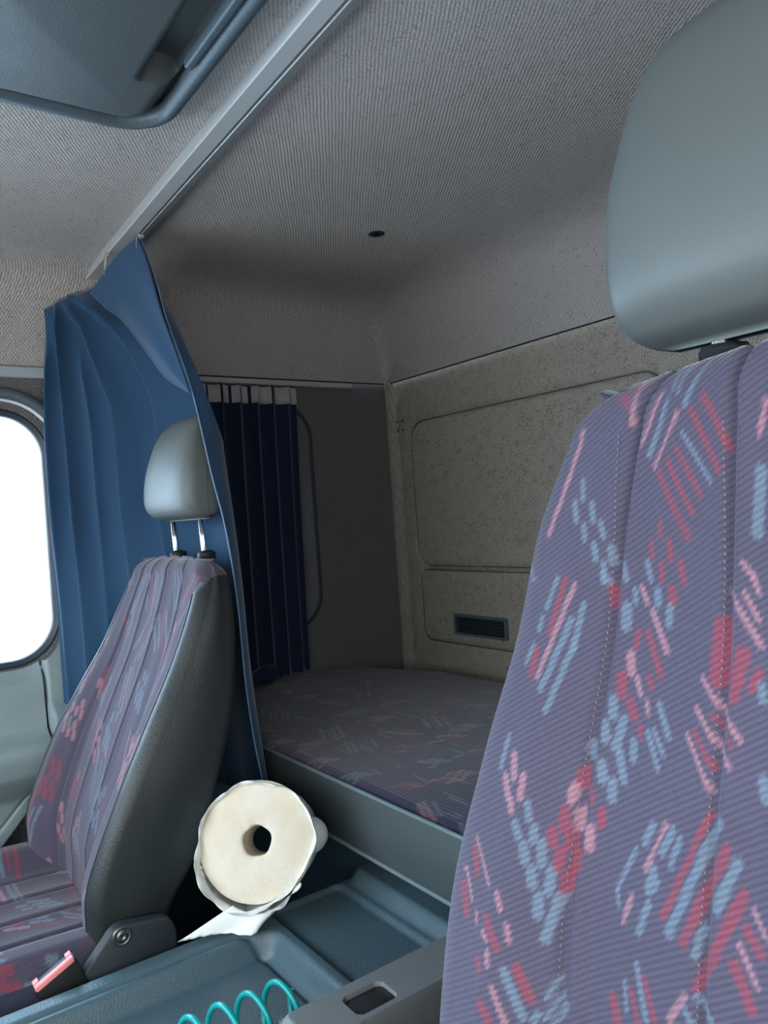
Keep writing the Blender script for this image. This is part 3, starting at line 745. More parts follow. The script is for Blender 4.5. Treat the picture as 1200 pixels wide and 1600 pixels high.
# --- door window: outer rubber, painted reveal, inner rubber, pane
win = thing('window_1', 'bright passenger door window with rounded rubber frame', 'window', (XR, .1, -.28), kind='structure')
def ring(y0, y1, z0, z1, r, prof, n=14):
    """sweep a profile of (outward offset, X) round a rounded rectangle"""
    rows = []
    for o, x in prof:
        rows.append([(x, p[0], p[1]) for p in rrect(y0 - o, y1 + o, z0 - o, z1 + o, r + o, n)])
    rows = np.array(rows)
    return rows.reshape(-1, 3), grid_faces(len(rows), rows.shape[1], closed_v=True)
w = WIN
v, f = ring(*w[:4], w[4], [(.046, XR + .001), (.046, XR - .012), (.040, XR - .018), (.028, XR - .018), (.022, XR - .012), (.022, XR + .004)]); mk('window_gasket', v, f, M['rubber'], win, autosmooth=50)
v, f = ring(*w[:4], w[4], [(.0225, XR + .002), (.0215, XR - .006), (.010, XR + .008), (.0, XR + .020)]); mk('window_reveal', v, f, M['white'], win, autosmooth=50)
v, f = ring(*w[:4], w[4], [(.002, XR + .012), (-.004, XR + .008), (-.012, XR + .014), (-.014, XR + .03), (-.01, XR + .05), (.004, XR + .05)]); mk('inner_gasket', v, f, M['darkrubber'], win, autosmooth=50)
P = rrect(w[0] - .0, w[1], w[2], w[3], w[4], 10)
V = [(XR + .034, p[0], p[1]) for p in P] + [(XR + .038, p[0], p[1]) for p in P]; n = len(P)
mk('glass_pane', V, [tuple(range(n)), tuple(range(n, 2 * n))[::-1]] + grid_faces(2, n, closed_v=True), M['glass'], win, smooth=False)
# --- rear side window, blanked and curtained
win2 = thing('window_2', 'dark blanked side window behind the navy curtain', 'window', (XR, -.88, -.29), kind='structure')
P = rrect(-1.09, -.67, -.30, .31, .09, 10)
v, f = tube([(XR + .001, p[0], p[1]) for p in P], .006, 8, closed=True); mk('window_gasket', v, f, M['dark'], win2)

# --- door trim
def inset(z, y):
    zt = [-1.2, -.74, -.66, -.60, -.555, -.53, -.50, -.465, -.447, -.437, -.427, -.415, -.36, -.335, -.320, -.308, -.295]
    it = [.045, .05, .053, .050, .052, .074, .096, .102, .100, .092, .070, .054, .046, .044, .040, .028, .006]
    return np.interp(z, zt, it)
door = thing('door_1', 'grey-green vinyl trim of the passenger door below the window', 'door', (XR, .15, -.7), kind='structure')
ys = np.linspace(-.352, .66, 120); tt = np.linspace(0, 1, 110)
YY, TT = np.meshgrid(ys, tt, indexing='ij')
# the upper edge follows the window's lower corner; the lower edge rises towards the seat
corner = lambda y: WIN[2] + WIN[4] - np.sqrt(np.maximum(WIN[4] ** 2 - np.clip(WIN[0] + WIN[4] - y, 0, .097) ** 2, 0))   # lower corner of the window
ztop = corner(ys) - .003
zbot = -.690 + .16 * np.clip((-.20 - ys) / .15, 0, 1.2) ** 1.3
Zd = zbot[:, None] * (1 - TT) + ztop[:, None] * TT
Sh = inset(Zd - (ztop[:, None] + .295) * TT ** 3, YY)
edge = sstep(0, .03, TT) 
line = np.abs((Zd + .610) - 1.05 * np.clip(-.246 - YY, -1, 1))
Sh = Sh - .004 * np.exp(-(line / .004) ** 2) * (YY < .2)
Xd = XR - Sh * edge
mk('door_panel', np.stack([Xd, YY, Zd], -1).reshape(-1, 3), grid_faces(120, 110), M['door'], door)
ys = np.linspace(-.60, -.356, 60)
YY, TT = np.meshgrid(ys, tt, indexing='ij')
ztop = corner(ys) - .003 + .02 * np.clip((-.405 - ys) / .05, 0, 1)
Zd = -1.0 * (1 - TT) + ztop[:, None] * TT
Sh = inset(Zd - .07 * TT, YY) * .92 * sstep(0, .012, -.354 - YY + .004)
mk('pillar_trim', np.stack([XR - Sh, YY, Zd], -1).reshape(-1, 3), grid_faces(60, 110), M['door'], door)
V, F = bevel_box((XR - .07, -1.2, -H), (XR - .002, YFR - .02, -.70), .02)
tag(mk('trim_1', V, F, M['dark'], autosmooth=40), 'dark plastic sill under the passenger door', 'trim', kind='structure')

# ------------------------------------------------------------------ bunk, its base, engine cover
base = thing('bunk_box', 'blue-grey box carrying the bunk mattress', 'bunk box', (.75, -1.03, -H))
V, F = bevel_box((XL + .02, YR + .012, -H), (XR - .012, -.725, -.548), .01)
mk('front_panel', V, F, M['base'], base, autosmooth=40)
bunk = thing('bunk_mattress', 'long sleeping mattress with dark patterned top and grey vinyl front', 'mattress', (.75, -1.0, -.548))
x0, x1, y0, y1, zt, zb = XL + .03, 1.835, -1.315, -.652, -.4345, -.5375
nx, ny = 560, 240
u = np.linspace(x0, x1, nx); v = np.linspace(y0, y1, ny)
UU, VV = np.meshgrid(u, v, indexing='ij')
cham = np.maximum(0, (UU - 1.70) + ( -1.19 - VV)) * .55           # the rear corner is cut away
VV2 = VV + cham * (UU > 1.6) * sstep(-1.0, -1.3, VV)
e = np.minimum(np.minimum(UU - x0, x1 - UU), np.minimum(VV - y0, y1 - VV))
Zt = zt - .004 + .018 * np.sin(np.pi * np.clip((VV - y0) / (y1 - y0), 0, 1)) ** .7 + .004 * sstep(0, .02, e) + .003 * np.sin(7 * UU) * np.sin(9 * VV)
G = np.stack([UU, VV2, Zt], -1)
bs = random_strokes(.4, 1.9, -1.35, -.64, .095, 9, math.radians(90), .95)
Rb = random.Random(3)
for _ in range(330):                                                # woven horizontal flecks between the dashes
    a, b, L = Rb.uniform(.4, 1.85), Rb.uniform(-1.34, -.64), Rb.uniform(.01, .05)
    bs.append((a, b, a + L, b + Rb.uniform(-.003, .003), Rb.uniform(.0022, .004), Rb.choice('brbpb')))
bcol = paint(UU.ravel(), VV.ravel(), bs, np.array(rgb(45, 43, 68)[:3]), .0015, .5)
mk('mattress_top', G.reshape(-1, 3), grid_faces(nx, ny), M['weavebunk'], bunk, color=bcol)
edge = np.concatenate([G[::4, -1], G[-1, ::-4], G[::-4, 0], G[0, ::4]], 0)
rows = []
for k in np.linspace(0, 1, 9):
    r = edge.copy(); cc = np.array(((x0 + x1) / 2, (y0 + y1) / 2)); r[:, 2] = edge[:, 2] * (1 - k) + zb * k
    bulge = .006 * math.sin(math.pi * k)
    s = np.stack([np.sign(r[:, 0] - cc[0]) * (np.abs(r[:, 0] - cc[0]) > (x1 - x0) / 2 - .001), np.sign(r[:, 1] - cc[1]) * (np.abs(r[:, 1] - cc[1]) > (y1 - y0) / 2 - .001)], 1)
    r[:, :2] += s * bulge; rows.append(r)
rows = np.array(rows); n = rows.shape[1]
F = grid_faces(9, n, closed_v=True); F.append(tuple(range(8 * n, 9 * n)))
mk('mattress_side', rows.reshape(-1, 3), F, M['bunkvinyl'], bunk, autosmooth=60)
for zz_, nm in ((zt - .002, 'piping'), (zb + .001, 'piping')):
    v, f = tube([(x, y1 + .002, zz_ + (.0 if zz_ < -.5 else .0)) for x in np.linspace(x0, x1, 60)], .0035, 8); mk(nm, v, f, M['piping'], bunk)

# engine cover with its moulded trays
eng = thing('engine_cover', 'blue-grey moulded engine cover with shallow trays between the seats', 'cover', (.80, -.05, -H))
ex0, ex1, ey0, ey1 = .50, 1.102, -.722, .70
xs = np.arange(ex0, ex1 + .0001, .003); ys = np.concatenate([np.arange(ey0, -.05, .003), np.arange(-.05, ey1 + .0001, .01)])
XX, YY = np.meshgrid(xs, ys, indexing='ij')
Zt = np.full_like(XX, -.600)
fr = sd_rrect(XX, YY, .60, 1.046, -.493, .60, .03)                 # front tray
Zt += -.030 * sstep(.003, -.017, fr)
rr = sd_rrect(XX, YY, .56, 1.092, -.640, -.509, .02)                  # rear tray
Zt += -.008 * sstep(.002, -.007, rr)
rt = sd_rrect(XX, YY, .40, 1.09, -.90, -.652, .025)                  # raised step below the bunk
Zt += .022 * sstep(.006, -.014, rt)
rim = sd_rrect(XX, YY, .30, 1.062, -.47, .9, .05)
Zt += -.006 * np.exp(-(rim / .0045) ** 2)
out = np.minimum(ex1 - XX, XX - ex0)
Zt -= .012 * (1 - np.clip(out / .012, 0, 1)) ** 2
mbx = MB(); mbx.add(np.stack([XX, YY, Zt], -1).reshape(-1, 3), [f for f in grid_faces(len(xs), len(ys))])
for xe, i in ((ex1, -1), (ex0, 0)):
    a = np.stack([XX[i], YY[i], Zt[i]], -1); b = a.copy(); b[:, 2] = -H + .002; b[:, 0] += .01 if i else -.01
    mbx.add(np.vstack([a, b]), grid_faces(2, len(ys)))
for j in (0, -1):
    a = np.stack([XX[:, j], YY[:, j], Zt[:, j]], -1); b = a.copy(); b[:, 2] = -H + .002
    mbx.add(np.vstack([a, b]), grid_faces(2, len(xs)))
mbx.build('tray_moulding', M['tunnel'], eng, autosmooth=60)

# console beside the driver seat
con = thing('centre_console', 'grey plastic console with a black blanked switch beside the near seat', 'console', (.60, -.50, -.60))
cx0, cx1, cy0, cy1, cz = .478, .7165, -.64, -.338, -.500
xs = np.linspace(cx0, cx1, 200); ys = np.linspace(cy0, cy1, 250)
XX, YY = np.meshgrid(xs, ys, indexing='ij')
sw = sd_rrect(XX, YY, .6585, .694, -.448, -.398, .009)
cup = sd_rrect(XX, YY, .50, .650, -.60, -.372, .03)
Zc = cz - .010 * sstep(.0005, -.0015, sw) - .045 * sstep(.001, -.012, cup)
b_ = sd_rrect(XX, YY, cx0, cx1, cy0, cy1, .012); Zc -= .006 * (1 - np.clip(-b_ / .007, 0, 1)) ** 2
mbx = MB(); mbx.add(np.stack([XX, YY, Zc], -1).reshape(-1, 3), grid_faces(200, 250))
ed = np.concatenate([np.stack([XX[:, -1], YY[:, -1], Zc[:, -1]], -1), np.stack([XX[-1, ::-1], YY[-1, ::-1], Zc[-1, ::-1]], -1)[1:], np.stack([XX[::-1, 0], YY[::-1, 0], Zc[::-1, 0]], -1)[1:], np.stack([XX[0], YY[0], Zc[0]], -1)[1:-1]], 0)
lo_ = ed.copy(); lo_[:, 2] = -.5965
mbx.add(np.vstack([ed, lo_]), grid_faces(2, len(ed), closed_v=True))
mbx.build('console_body', M['console'], con, autosmooth=45)
v, f = prism(rrect(.660, .6925, -.4465, -.3995, .008), lambda a, b, t: (a, b, t), cz - .010, cz - .0035, .001); mk('switch_blank', v, f, M['black'], con, autosmooth=40)
v, f = prism(rrect(.512, .638, -.588, -.384, .028), lambda a, b, t: (a, b, t), cz - .0455, cz - .042, .001); mk('tray_mat', v, f, M['black'], con, autosmooth=40)
for yk in (-.43, -.462):
    v, f = lathe([(.008, 0), (.008, .007), (.006, .009)], (.622, yk, cz - .042), (0, 0, 1), 20); mk('button', v, f, M['console'], con)
v, f = tube([(.60, -.50, cz - .03), (.61, -.53, cz - .015), (.62, -.57, cz - .012)], .006, 10); mk('lever', v, f, M['console'], con)

# coiled hose
t = np.linspace(0, 1, 700); nc = 13
yc = -.432 + t * .46; ph = 2 * math.pi * nc * t + 1.5
rad = .034
P = np.stack([.845 + .035 * t + rad * np.sin(ph) * .9, yc, -.5905 + rad * np.cos(ph)], -1)
v, f = tube(P, .0036, 9)
tag(mk('coiled_hose', v, f, M['hose'], base=(.85, -.2, -.63)), 'teal coiled air hose lying in the moulded tray', 'hose')

# ------------------------------------------------------------------ paper roll
roll = thing('paper_roll', 'big white paper roll leaning between the far seat and the bunk', 'paper roll', (1.13, -.52, -.60))
Fc = np.array((1.074, -.4915, -.481)); ax = np.array((.80, -.50, -.36)); ax /= np.linalg.norm(ax)
upv = np.array((0, 0, 1.)) - ax * ax[2]; upv /= np.linalg.norm(upv); rv = np.cross(ax, upv)     # rv: to the right seen from the front
RO = .0855
def rp(ang, r, t):
    return Fc + ax * t + r * (math.cos(ang) * rv + math.sin(ang) * upv)
nA = 120
def wob(a, s, k): return .0022 * math.sin(3 * a + s) + .0016 * math.sin(7 * a + 2 * s) + .001 * math.sin(13 * a + k)
rows = []
for r_, t_ in ((.0215, .004), (.0225, .0012), (.026, 0), (.035, -.0008), (.05, -.001), (.065, -.0006), (.076, .0006), (.0835, .002), (.0866, .0045)):
    rows.append([rp(2 * math.pi * k / nA, r_ * (1 + .03 * math.sin(5 * 2 * math.pi * k / nA) * (r_ < .03)), t_ + .0006 * math.sin(9 * 2 * math.pi * k / nA + r_ * 200)) for k in range(nA)])
mk('roll_face', np.array(rows).reshape(-1, 3), grid_faces(len(rows), nA, closed_v=True), M['paperface'], roll)
rows = [[rp(2 * math.pi * k / nA, r_, t_) for k in range(nA)] for r_, t_ in ((.0215, .004), (.021, .05), (.0205, .118))]
mk('roll_core', np.array(rows).reshape(-1, 3), grid_faces(3, nA, closed_v=True), M['paperface'], roll)
# outer wrap: ragged front rim, loose and baggy low on the left
rows = []
for ti, t_ in enumerate((.004, -.004, -.008, -.0085, -.004, .01, .03, .06, .09, .115, .125, .125)):
    row = []
    for k in range(nA):
        a = 2 * math.pi * k / nA
        low = max(0, math.cos(a - math.radians(232))) ** 2
        left = max(0, math.cos(a - math.radians(175))) ** 4
        r_ = RO + wob(a, .7 + ti * .12, ti) + .015 * low * max(0, 1 - max(0, t_) * 20) + .000 * left
        if ti < 2: r_ -= .0035 + .002 * low
        if ti == 11: r_ = .03
        tt_ = t_ + (.0025 * math.sin(6 * a + 1) + .002 * math.sin(11 * a)) * (ti < 4) - .012 * low * (ti in (1, 2, 3)) * (.5 + .5 * math.sin(4 * a))
        row.append(rp(a, r_, tt_))
    rows.append(row)
mk('outer_wrap', np.array(rows).reshape(-1, 3), grid_faces(len(rows), nA, closed_v=True), M['paper'], roll)
# second loose layer wrinkled round the lower half
rows = []
for ti, t_ in enumerate((.0, -.006, -.004, .012, .035)):
    row = []
    for k in range(60):
        a = math.radians(198 + 117 * k / 59); q = math.sin(math.pi * k / 59)
        r_ = RO + .004 + .018 * q * (1 - .25 * ti) + .0025 * math.sin(k * .55 + ti) - (.004 if ti == 0 else 0)
        row.append(rp(a, r_, t_ + .004 * math.sin(k * .4) + .006 * ti * q))
    rows.append(row)
mk('loose_layer', np.array(rows).reshape(-1, 3), grid_faces(5, 60), M['paper'], roll)
# loose end lying on the engine cover rim
A = np.array([rp(math.radians(246 + 54 * k / 39), RO + .006 + .006 * math.sin(math.pi * k / 39), -.004) for k in range(40)])
B = catmull([(1.092, -.3675, -.594), (1.079, -.395, -.592), (1.062, -.428, -.592), (1.034, -.4565, -.594), (1.050, -.480, -.590), (1.072, -.522, -.585)], 40)
rows = []
for k in np.linspace(0, 1, 10):
    r = A * (1 - k) + B * k; r[:, 2] += .0025 * np.sin(np.arange(40) * .35) * math.sin(math.pi * k)
    if k == 1: r[:, :2] += .0010 * np.stack([np.sin(np.arange(40) * 1.9), np.cos(np.arange(40) * 1.3)], 1)
    rows.append(r)
o = mk('loose_end', np.array(rows).reshape(-1, 3), grid_faces(10, 40), M['paper'], roll)
s_ = o.modifiers.new('thick', 'SOLIDIFY'); s_.thickness = .0006
# curled tab on the right
rows = []
for i, k in enumerate(np.linspace(0, 1, 10)):
    row = []
    for j, q in enumerate(np.linspace(0, 1, 14)):
        a = math.radians(-18 + 36 * q)
        row.append(rp(a, RO + .002 + .018 * math.sin(math.pi * q) ** .8 * math.sin(math.pi * min(1, k * .75)), .016 + .05 * k))
    rows.append(row)
o = mk('curled_tab', np.array(rows).reshape(-1, 3), grid_faces(10, 14), M['paper'], roll)
s_ = o.modifiers.new('thick', 'SOLIDIFY'); s_.thickness = .0008

# ------------------------------------------------------------------ curtains
cur = thing('cab_curtain', 'bright blue curtain bunched between the bright window and the far seat', 'curtain', (1.5, -.55, -.5))
def sc(p, X): return np.array(p) * (X / p[0])
EDGE = [sc(p, X) for p, X in (((1.36, -.4789, .5224), 1.47), ((1.335, -.4921, .4497), 1.42), ((1.31, -.4992, .3641), 1.37), ((1.26, -.5146, .2318), 1.30), ((1.225, -.524, .0852), 1.24),
        ((1.225, -.5422, -.0138), 1.225), ((1.235, -.5588, -.1367), 1.235), ((1.245, -.5688, -.273), 1.25), ((1.25, -.5805, -.3774), 1.265), ((1.255, -.5934, -.452), 1.27), ((1.26, -.600, -.49), 1.275))]
ER = catmull(EDGE, 110)
NR, NCOL = 110, 340
# (place at the top, place at the hem, start, height, sharp side, soft side)
FOLDS = [([0, 1], [.985, .97], .05, .016, .010, .030), ([0, .06, 1], [.91, .90, .875], -.03, .024, .010, .045), ([0, 1], [.80, .79], .10, .012, .012, .03),
         ([0, .09, .25, 1], [.86, .74, .70, .69], -.03, .026, .011, .07), ([0, .05, .115, .16, .30, 1], [.80, .68, .545, .51, .53, .59], -.03, .034, .010, .085),
         ([0, .3, 1], [.66, .60, .52], .30, .014, .02, .05), ([0, 1], [.40, .40], .45, .012, .03, .06)]
# plan of the hanging cloth at its top and lower down (s from the free edge to the window side)
SS = [.0, .06, .14, .28, .42, .56, .70, .84, 1.0]
TOPX = [1.47, 1.52, 1.56, 1.60, 1.645, 1.69, 1.73, 1.765, 1.79]; TOPY = [-.525, -.535, -.54, -.538, -.53, -.515, -.485, -.445, -.405]; TOPZ = [.565, .560, .560, .558, .553, .548, .535, .520, .500]
LOWX = [1.25, 1.268, 1.305, 1.39, 1.49, 1.60, 1.68, 1.735, 1.785]; LOWY = [-.565, -.590, -.608, -.622, -.620, -.596, -.52, -.455, -.385]
ss = np.linspace(0, 1, NCOL)
tx, ty, tz, lx, ly = (interp(ss, SS, a) for a in (TOPX, TOPY, TOPZ, LOWX, LOWY))
G = np.zeros((NR, NCOL, 3))
for i in range(NR):
    k = i / (NR - 1)
    kk = min(1, k / .31); kk = kk * kk * (3 - 2 * kk) * .85 + .15 * kk
    X = tx * (1 - kk) + lx * kk; Y = ty * (1 - kk) + ly * kk
    Z = tz * (1 - k) + (-.53) * k
    # the free edge follows its own sagging line, blending into the cloth
    wgt = np.clip(1 - ss / .34, 0, 1) ** 1.3
    X = X * (1 - wgt) + (ER[i, 0] + (X - X[0])) * wgt; Y = Y * (1 - wgt) + (ER[i, 1] + (Y - Y[0]) * .8) * wgt; Z = Z * (1 - wgt) + (ER[i, 2]) * wgt
    # folds: gathered tightly towards the window, fanning out as they fall
    nx_, ny_ = -np.gradient(Y), np.gradient(X); L = np.hypot(nx_, ny_) + 1e-9; nx_, ny_ = nx_ / L, ny_ / L
    sh = ss + .10 * (1 - k) * 0 - .07 * k * (1 - ss)
    disp = np.zeros(NCOL)
    for kp, sp_, k0, A, wl, wr_ in FOLDS:
        c_ = float(np.interp(k, kp, sp_))
        d_ = ss - c_
        disp += 1.5 * (1 - .60 * float(sstep(.42, .66, np.array(k)))) * A * float(sstep(k0, k0 + .10, np.array(k))) * np.where(d_ > 0, np.exp(-(np.abs(d_) / wl) ** 1.3), np.exp(-(np.abs(d_) / wr_) ** 1.2))
    disp += .004 * sstep(.12, .3, ss) * float(sstep(.35, .7, np.array(k))) * np.sin(2 * math.pi * (3.4 * ss + .5 * k)) + .0015 * np.sin(23 * ss + 9 * k)
    disp *= 1 - .75 * sstep(.86, 1.0, ss) * max(0, 1 - k / .06)
    disp -= .030 * np.exp(-((ss - .27) / .10) ** 2) * math.exp(-((k - .20) / .12) ** 2)
    X = X + nx_ * disp; Y = Y + ny_ * disp
    rmax = -ER[i, 1] / ER[i, 0] + .014 + .017 * math.exp(-((ER[i, 2] - .06) / .17) ** 2)
    lim_ = -X * rmax; Y = np.where(ss < .5, np.maximum(Y, lim_), Y)
    # rounded shoulder at the very top
    drop = max(0, 1 - k / .035); X = X + .012 * drop ** 2 * sstep(.4, .6, ss)
    # a swag that falls from the top and pinches at one point
    sw_ = np.exp(-((ss - (.36 + .22 * k)) / .05) ** 2) * np.exp(-((k - .10) / .10) ** 2)
    X -= .014 * sw_; Y += .010 * sw_
    G[i] = np.stack([X, Y, Z], -1)
G[:, :, 0] = np.minimum(G[:, :, 0], XR - .022)
body = mk('curtain_cloth', G.reshape(-1, 3), grid_faces(NR, NCOL), M['curtain'], cur)
s_ = body.modifiers.new('thick', 'SOLIDIFY'); s_.thickness = .0012; s_.offset = -1
v, f = tube(G[:, 0] + np.array((-.001, .0006, 0)), .0014, 6); mk('edge_hem', v, f, M['hemthread'], cur)
# the folded-over top flap, hung from two hooks
LOWER = [sc(p, X) for p, X in (((1.6, -.4537, .4857), 1.655), ((1.56, -.4679, .4481), 1.62), ((1.52, -.4853, .4142), 1.58), ((1.44, -.4983, .341), 1.485), ((1.34, -.5008, .2679), 1.385), ((1.26, -.5142, .2263), 1.296))]
EF = ER[:int(110 * .30) + 1]
EF = catmull([EDGE[0], EDGE[1], EDGE[2], EDGE[3]], 70) + np.array((-.004, .006, 0))
LF = catmull(LOWER, 70)
qs = np.linspace(0, 1, 60)
GF = np.zeros((70, 60, 3))
for i in range(70):
    p = i / 69
    g = EF[i] * (1 - qs)[:, None] + LF[i] * qs[:, None]
    g[:, 1] += .014 * np.sin(np.pi * qs) * (1 - p) * p * 3 + .004 * np.sin(9 * qs + 4 * p) * p * (1 - p) * 3
    g[:, 2] += .012 * np.sin(np.pi * qs) * (1 - p) ** 3
    g[:, 1] -= .0022 * math.exp(-((p - .16) / .012) ** 2)
    GF[i] = g
flap = mk('curtain_flap', GF.reshape(-1, 3), [f[::-1] for f in grid_faces(70, 60)], M['curtain'], cur)
s_ = flap.modifiers.new('thick', 'SOLIDIFY'); s_.thickness = .003; s_.offset = 1
for P in (EDGE[0] + np.array((-.003, .004, .004)), GF[0, 40] + np.array((0, 0, .002))):
    m = MB(); zt_ = .5695
    m.add(*tube([(P[0], P[1] - .004, zt_ - .003), (P[0], P[1] - .002, (zt_ + P[2]) / 2), P + np.array((0, .002, -.010))], .0022, 8))
    m.add(*bevel_box((P[0] - .005, P[1] - .008, zt_ - .006), (P[0] + .005, P[1] + .002, zt_), .001))
    m.build('glider_hook', M['rail'], cur, autosmooth=40)
P = EDGE[0]; v, f = tube(catmull([P + np.array((-.006, .008, 0)), P + np.array((-.012, .012, -.006)), P + np.array((-.006, .012, -.014)), P + np.array((-.008, .012, -.024))], 14), .0007, 5)
mk('loose_thread', v, f, M['tape'], cur)

# ceiling track
trk = []
def tprof(x):
    yc = -.4995 - .022 * (x - .71)
    return [(yc + .0205, ZC + .001), (yc + .0265, .579), (yc + .0265, .5755), (yc + .0252, .5735), (yc + .0015, .5735), (yc + .0005, .575), (yc + .0000, .590), (yc - .0045, .590), (yc - .0050, .5765), (yc - .0065, .5755), (yc - .0255, .5850), (yc - .0270, .588), (yc - .0255, ZC + .001)]
xs = np.linspace(-.05, 1.80, 24)
V = [(x, y, z) for x in xs for y, z in tprof(x)]; n = 13
F = grid_faces(24, n); F.append(tuple(range(n))); F.append(tuple(range(23 * n, 24 * n))[::-1])
tag(mk('curtain_track', V, F, M['alu'], autosmooth=25), 'silver grooved curtain track running across the ceiling', 'curtain track')
# side rail
V, F = bevel_box((XR - .018, -1.232, .360), (XR + .002, -.60, .374), .003)
rl = MB(); rl.add(V, F)
tag(rl.build('curtain_rail', M['rail'], autosmooth=40), 'thin pale rail along the side wall carrying the navy curtain', 'curtain rail')
V, F = bevel_box((XR - .016, -.56, .352), (XR + .002, .70, .378), .004)
tag(mk('trim_2', V, F, M['siderail'], autosmooth=40), 'thin grey trim strip above the bright door window', 'trim', kind='structure')

# navy side curtain
nav = thing('side_curtain', 'dark navy curtain with grey header tape hanging behind the far headrest', 'curtain', (1.80, -.85, -.42))
NC, NRW = 260, 60
ss = np.linspace(0, 1, NC)
G = np.zeros((NRW, NC, 3))
for i in range(NRW):
    k = i / (NRW - 1)
    z = .352 * (1 - k) + (-.40) * k
    y = -.60 - ss * (.430 - .035 * k)
    ph = 2 * math.pi * (ss * 9.5 + .12 * np.sin(5 * ss) + .10 * k * np.sin(6 * ss))
    amp = .013 * (1 - .25 * k) * (.75 + .25 * np.sin(11 * ss))
    x = 1.806 - .035 * k ** 1.5 + amp * np.sin(ph)
    G[i] = np.stack([x, y + .004 * np.cos(ph), np.full(NC, z)], -1)
body = mk('curtain_cloth', G.reshape(-1, 3), grid_faces(NRW, NC), M['navy'], nav)
s_ = body.modifiers.new('thick', 'SOLIDIFY'); s_.thickness = .0015
# grey tape stitched on along the head, between the gathers
lab = 0
segs = []
a = .03
while a < .985:
    L = random.choice((.040, .055, .075)) if a < .75 else .105
    segs.append((a, min(.995, a + L))); a += L + random.choice((.012, .03))
for (a, b) in segs:
    s1 = np.linspace(a, b, 12); rows = []
    for zz_, dx in ((.349, -.0035), (.3485, -.006), (.305, -.006), (.3045, -.0035)):
        k = (.352 - zz_) / .752
        x = np.interp(s1, ss, G[0, :, 0]); y = np.interp(s1, ss, G[0, :, 1])
        rows.append(np.stack([x + dx, y, np.full(12, zz_)], -1))
    mk('header_tape', np.array(rows).reshape(-1, 3), grid_faces(4, 12), M['tape'], nav)
# bundled hem resting on the mattress
th = np.linspace(0, 1, 30)
P = np.stack([1.758 - .02 * np.sin(3 * th), -.62 - .27 * th, np.full(30, -.386)], -1)
v, f = tube(P, .022 + .004 * np.sin(np.arange(30) * .8), 14); mk('bundled_hem', v, f, M['navy'], nav)

# ------------------------------------------------------------------ roof hatch
hat = thing('roof_hatch', 'grey plastic roof hatch with ribbed rubber seal in the ceiling corner of the picture', 'hatch', (.66, -.03, .575))
P = rrect(.22, 1.078, -.412, .38, .065, 12)
# dense path for the ribbed seal
Q = []
for i in range(len(P)):
    a, b = P[i], P[(i + 1) % len(P)]; m_ = max(1, int(np.linalg.norm(b - a) / .0016))
    for k in range(m_): Q.append(a + (b - a) * k / m_)
Q = np.array(Q); rad = .0130 + .0004 * (np.arange(len(Q)) % 2 < 1)
v, f = tube([(p[0], p[1], .580) for p in Q], rad, 12, closed=True); mk('rubber_seal', v, f, M['rubber'], hat)
xs = np.linspace(.225, 1.072, 150); ys = np.linspace(-.405, .372, 150)
XX, YY = np.meshgrid(xs, ys, indexing='ij')
d = sd_rrect(XX, YY, .225, 1.072, -.405, .372, .06)
Zh = .592 - .030 * sstep(0, -.035, d) - .010 * sstep(-.03, -.3, d)
notch = np.maximum(XX - .935, np.maximum(-.46 - YY, YY + .345))      # handle recess by the rear edge
Zh += .055 * sstep(.004, -.004, notch) * (Zh < .585)
Zh = np.minimum(Zh, .598)
gap = np.maximum(np.maximum(XX - 1.02, .30 - XX), YY + .378)
mk('hatch_panel', np.stack([XX, YY, Zh], -1).reshape(-1, 3), [f[::-1] for f in grid_faces(150, 150)], M['hatch'], hat, autosmooth=55)
v, f = bevel_box((.50, -.398, .567), (.90, -.386, .581), .003); mk('grab_bar', v, f, M['rubber'], hat, autosmooth=40)

# ceiling grommet
v, f = lathe([(.017, .002), (.017, -.002), (.012, -.004), (.010, -.002), (.007, -.001), (.003, -.001)], (1.333, -.986, ZC), (0, 0, 1), 24)
tag(mk('ceiling_grommet', v, f, M['black']), 'small dark round plug in the ceiling above the bunk', 'plug')

# vent grille on the rear wall
ven = thing('vent_grille', 'small dark slatted vent low on the rear wall above the bunk', 'vent', (1.507, YR + .01, -.348))
m = MB()
yv = YR + .004
P0 = rrect(1.405, 1.609, -.346, -.289, .006, 4); P1 = rrect(1.413, 1.601, -.339, -.296, .004, 4); n = len(P0)
rows = [[(p[0], yv - .004, p[1]) for p in P0], [(p[0], yv + .007, p[1]) for p in P0], [(p[0], yv + .008, p[1]) for p in P1], [(p[0], yv - .002, p[1]) for p in P1]]
mk('vent_frame', np.array(rows).reshape(-1, 3), grid_faces(4, n, closed_v=True), M['rubber'], ven, autosmooth=40)
v, f = bevel_box((1.41, yv - .004, -.342), (1.604, yv + .0005, -.293), 0); mk('vent_backing', v, f, M['black'], ven, smooth=False)
for k in range(5):
    z = -.334 + k * .0082
    v, f = bevel_box((1.412, yv, z), (1.602, yv + .005, z + .0035), .0006, 1); mk('slat', v, f, M['dark'], ven, smooth=False)

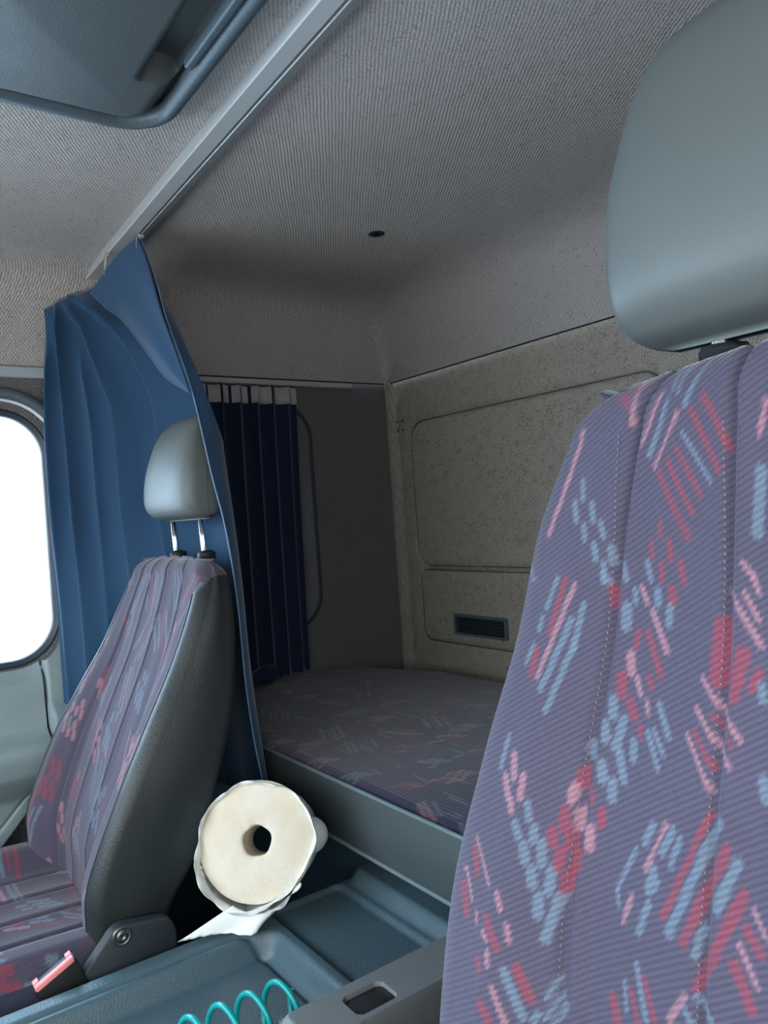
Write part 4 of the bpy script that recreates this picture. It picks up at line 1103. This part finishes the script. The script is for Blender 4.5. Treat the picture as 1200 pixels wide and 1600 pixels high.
# ------------------------------------------------------------------ light, camera
wd = bpy.data.worlds.new('overcast'); bpy.context.scene.world = wd; wd.use_nodes = True
nt = wd.node_tree; bg = nt.nodes['Background']
tc = nt.nodes.new('ShaderNodeTexCoord'); sp = nt.nodes.new('ShaderNodeSeparateXYZ'); rp_ = nt.nodes.new('ShaderNodeValToRGB')
mp = nt.nodes.new('ShaderNodeMapRange'); mp.inputs[1].default_value = -1; mp.inputs[2].default_value = 1
nt.links.new(tc.outputs['Generated'], sp.inputs[0]); nt.links.new(sp.outputs[2], mp.inputs[0]); nt.links.new(mp.outputs[0], rp_.inputs[0])
e = rp_.color_ramp.elements
e[0].position = .42; e[0].color = (.62, .64, .65, 1); e[1].position = .56; e[1].color = (.86, .95, 1.0, 1)
# overcast shaped to light the cab: brighter and bluer passenger side, warmer driver side
mp2 = nt.nodes.new('ShaderNodeMapRange'); mp2.inputs[1].default_value = -.6; mp2.inputs[2].default_value = .8
mx_ = nt.nodes.new('ShaderNodeMix'); mx_.data_type = 'RGBA'; mx_.blend_type = 'MULTIPLY'; mx_.inputs[0].default_value = 1
rp2 = nt.nodes.new('ShaderNodeValToRGB'); rp2.color_ramp.elements[0].color = (.93, .86, .79, 1); rp2.color_ramp.elements[1].color = (.95, 1.23, 1.54, 1)
nt.links.new(sp.outputs[0], mp2.inputs[0]); nt.links.new(mp2.outputs[0], rp2.inputs[0])
nt.links.new(rp_.outputs[0], mx_.inputs[6]); nt.links.new(rp2.outputs[0], mx_.inputs[7])
nt.links.new(mx_.outputs[2], bg.inputs[0]); bg.inputs[1].default_value = 5.5

sc_ = bpy.context.scene
cam = bpy.data.cameras.new('camera'); co = bpy.data.objects.new('camera', cam); C.objects.link(co)
cam.sensor_fit = 'VERTICAL'; cam.sensor_height = 36; cam.lens = 36 * 1202 / 1600.0; cam.clip_start = .02
ya, ro = math.radians(35.6), math.radians(4)
dv = Vector((math.cos(ya), -math.sin(ya), 0)); rt_ = Vector((-math.sin(ya), -math.cos(ya), 0)); up_ = Vector((0, 0, 1))
r2 = rt_ * math.cos(ro) - up_ * math.sin(ro); u2 = rt_ * math.sin(ro) + up_ * math.cos(ro)
from mathutils import Matrix
mtx = Matrix(((r2.x, u2.x, -dv.x), (r2.y, u2.y, -dv.y), (r2.z, u2.z, -dv.z))).to_4x4(); mtx.translation = (0, 0, H)
co.matrix_world = mtx
sc_.camera = co
sc_.view_settings.view_transform = 'Standard'; sc_.view_settings.look = 'None'; sc_.view_settings.gamma = 1; sc_.view_settings.use_curve_mapping = False
sc_.view_settings.exposure = 0.8
sc_.cycles.max_bounces = 10; sc_.cycles.diffuse_bounces = 6
try: sc_.cycles.use_denoising = True
except Exception: pass
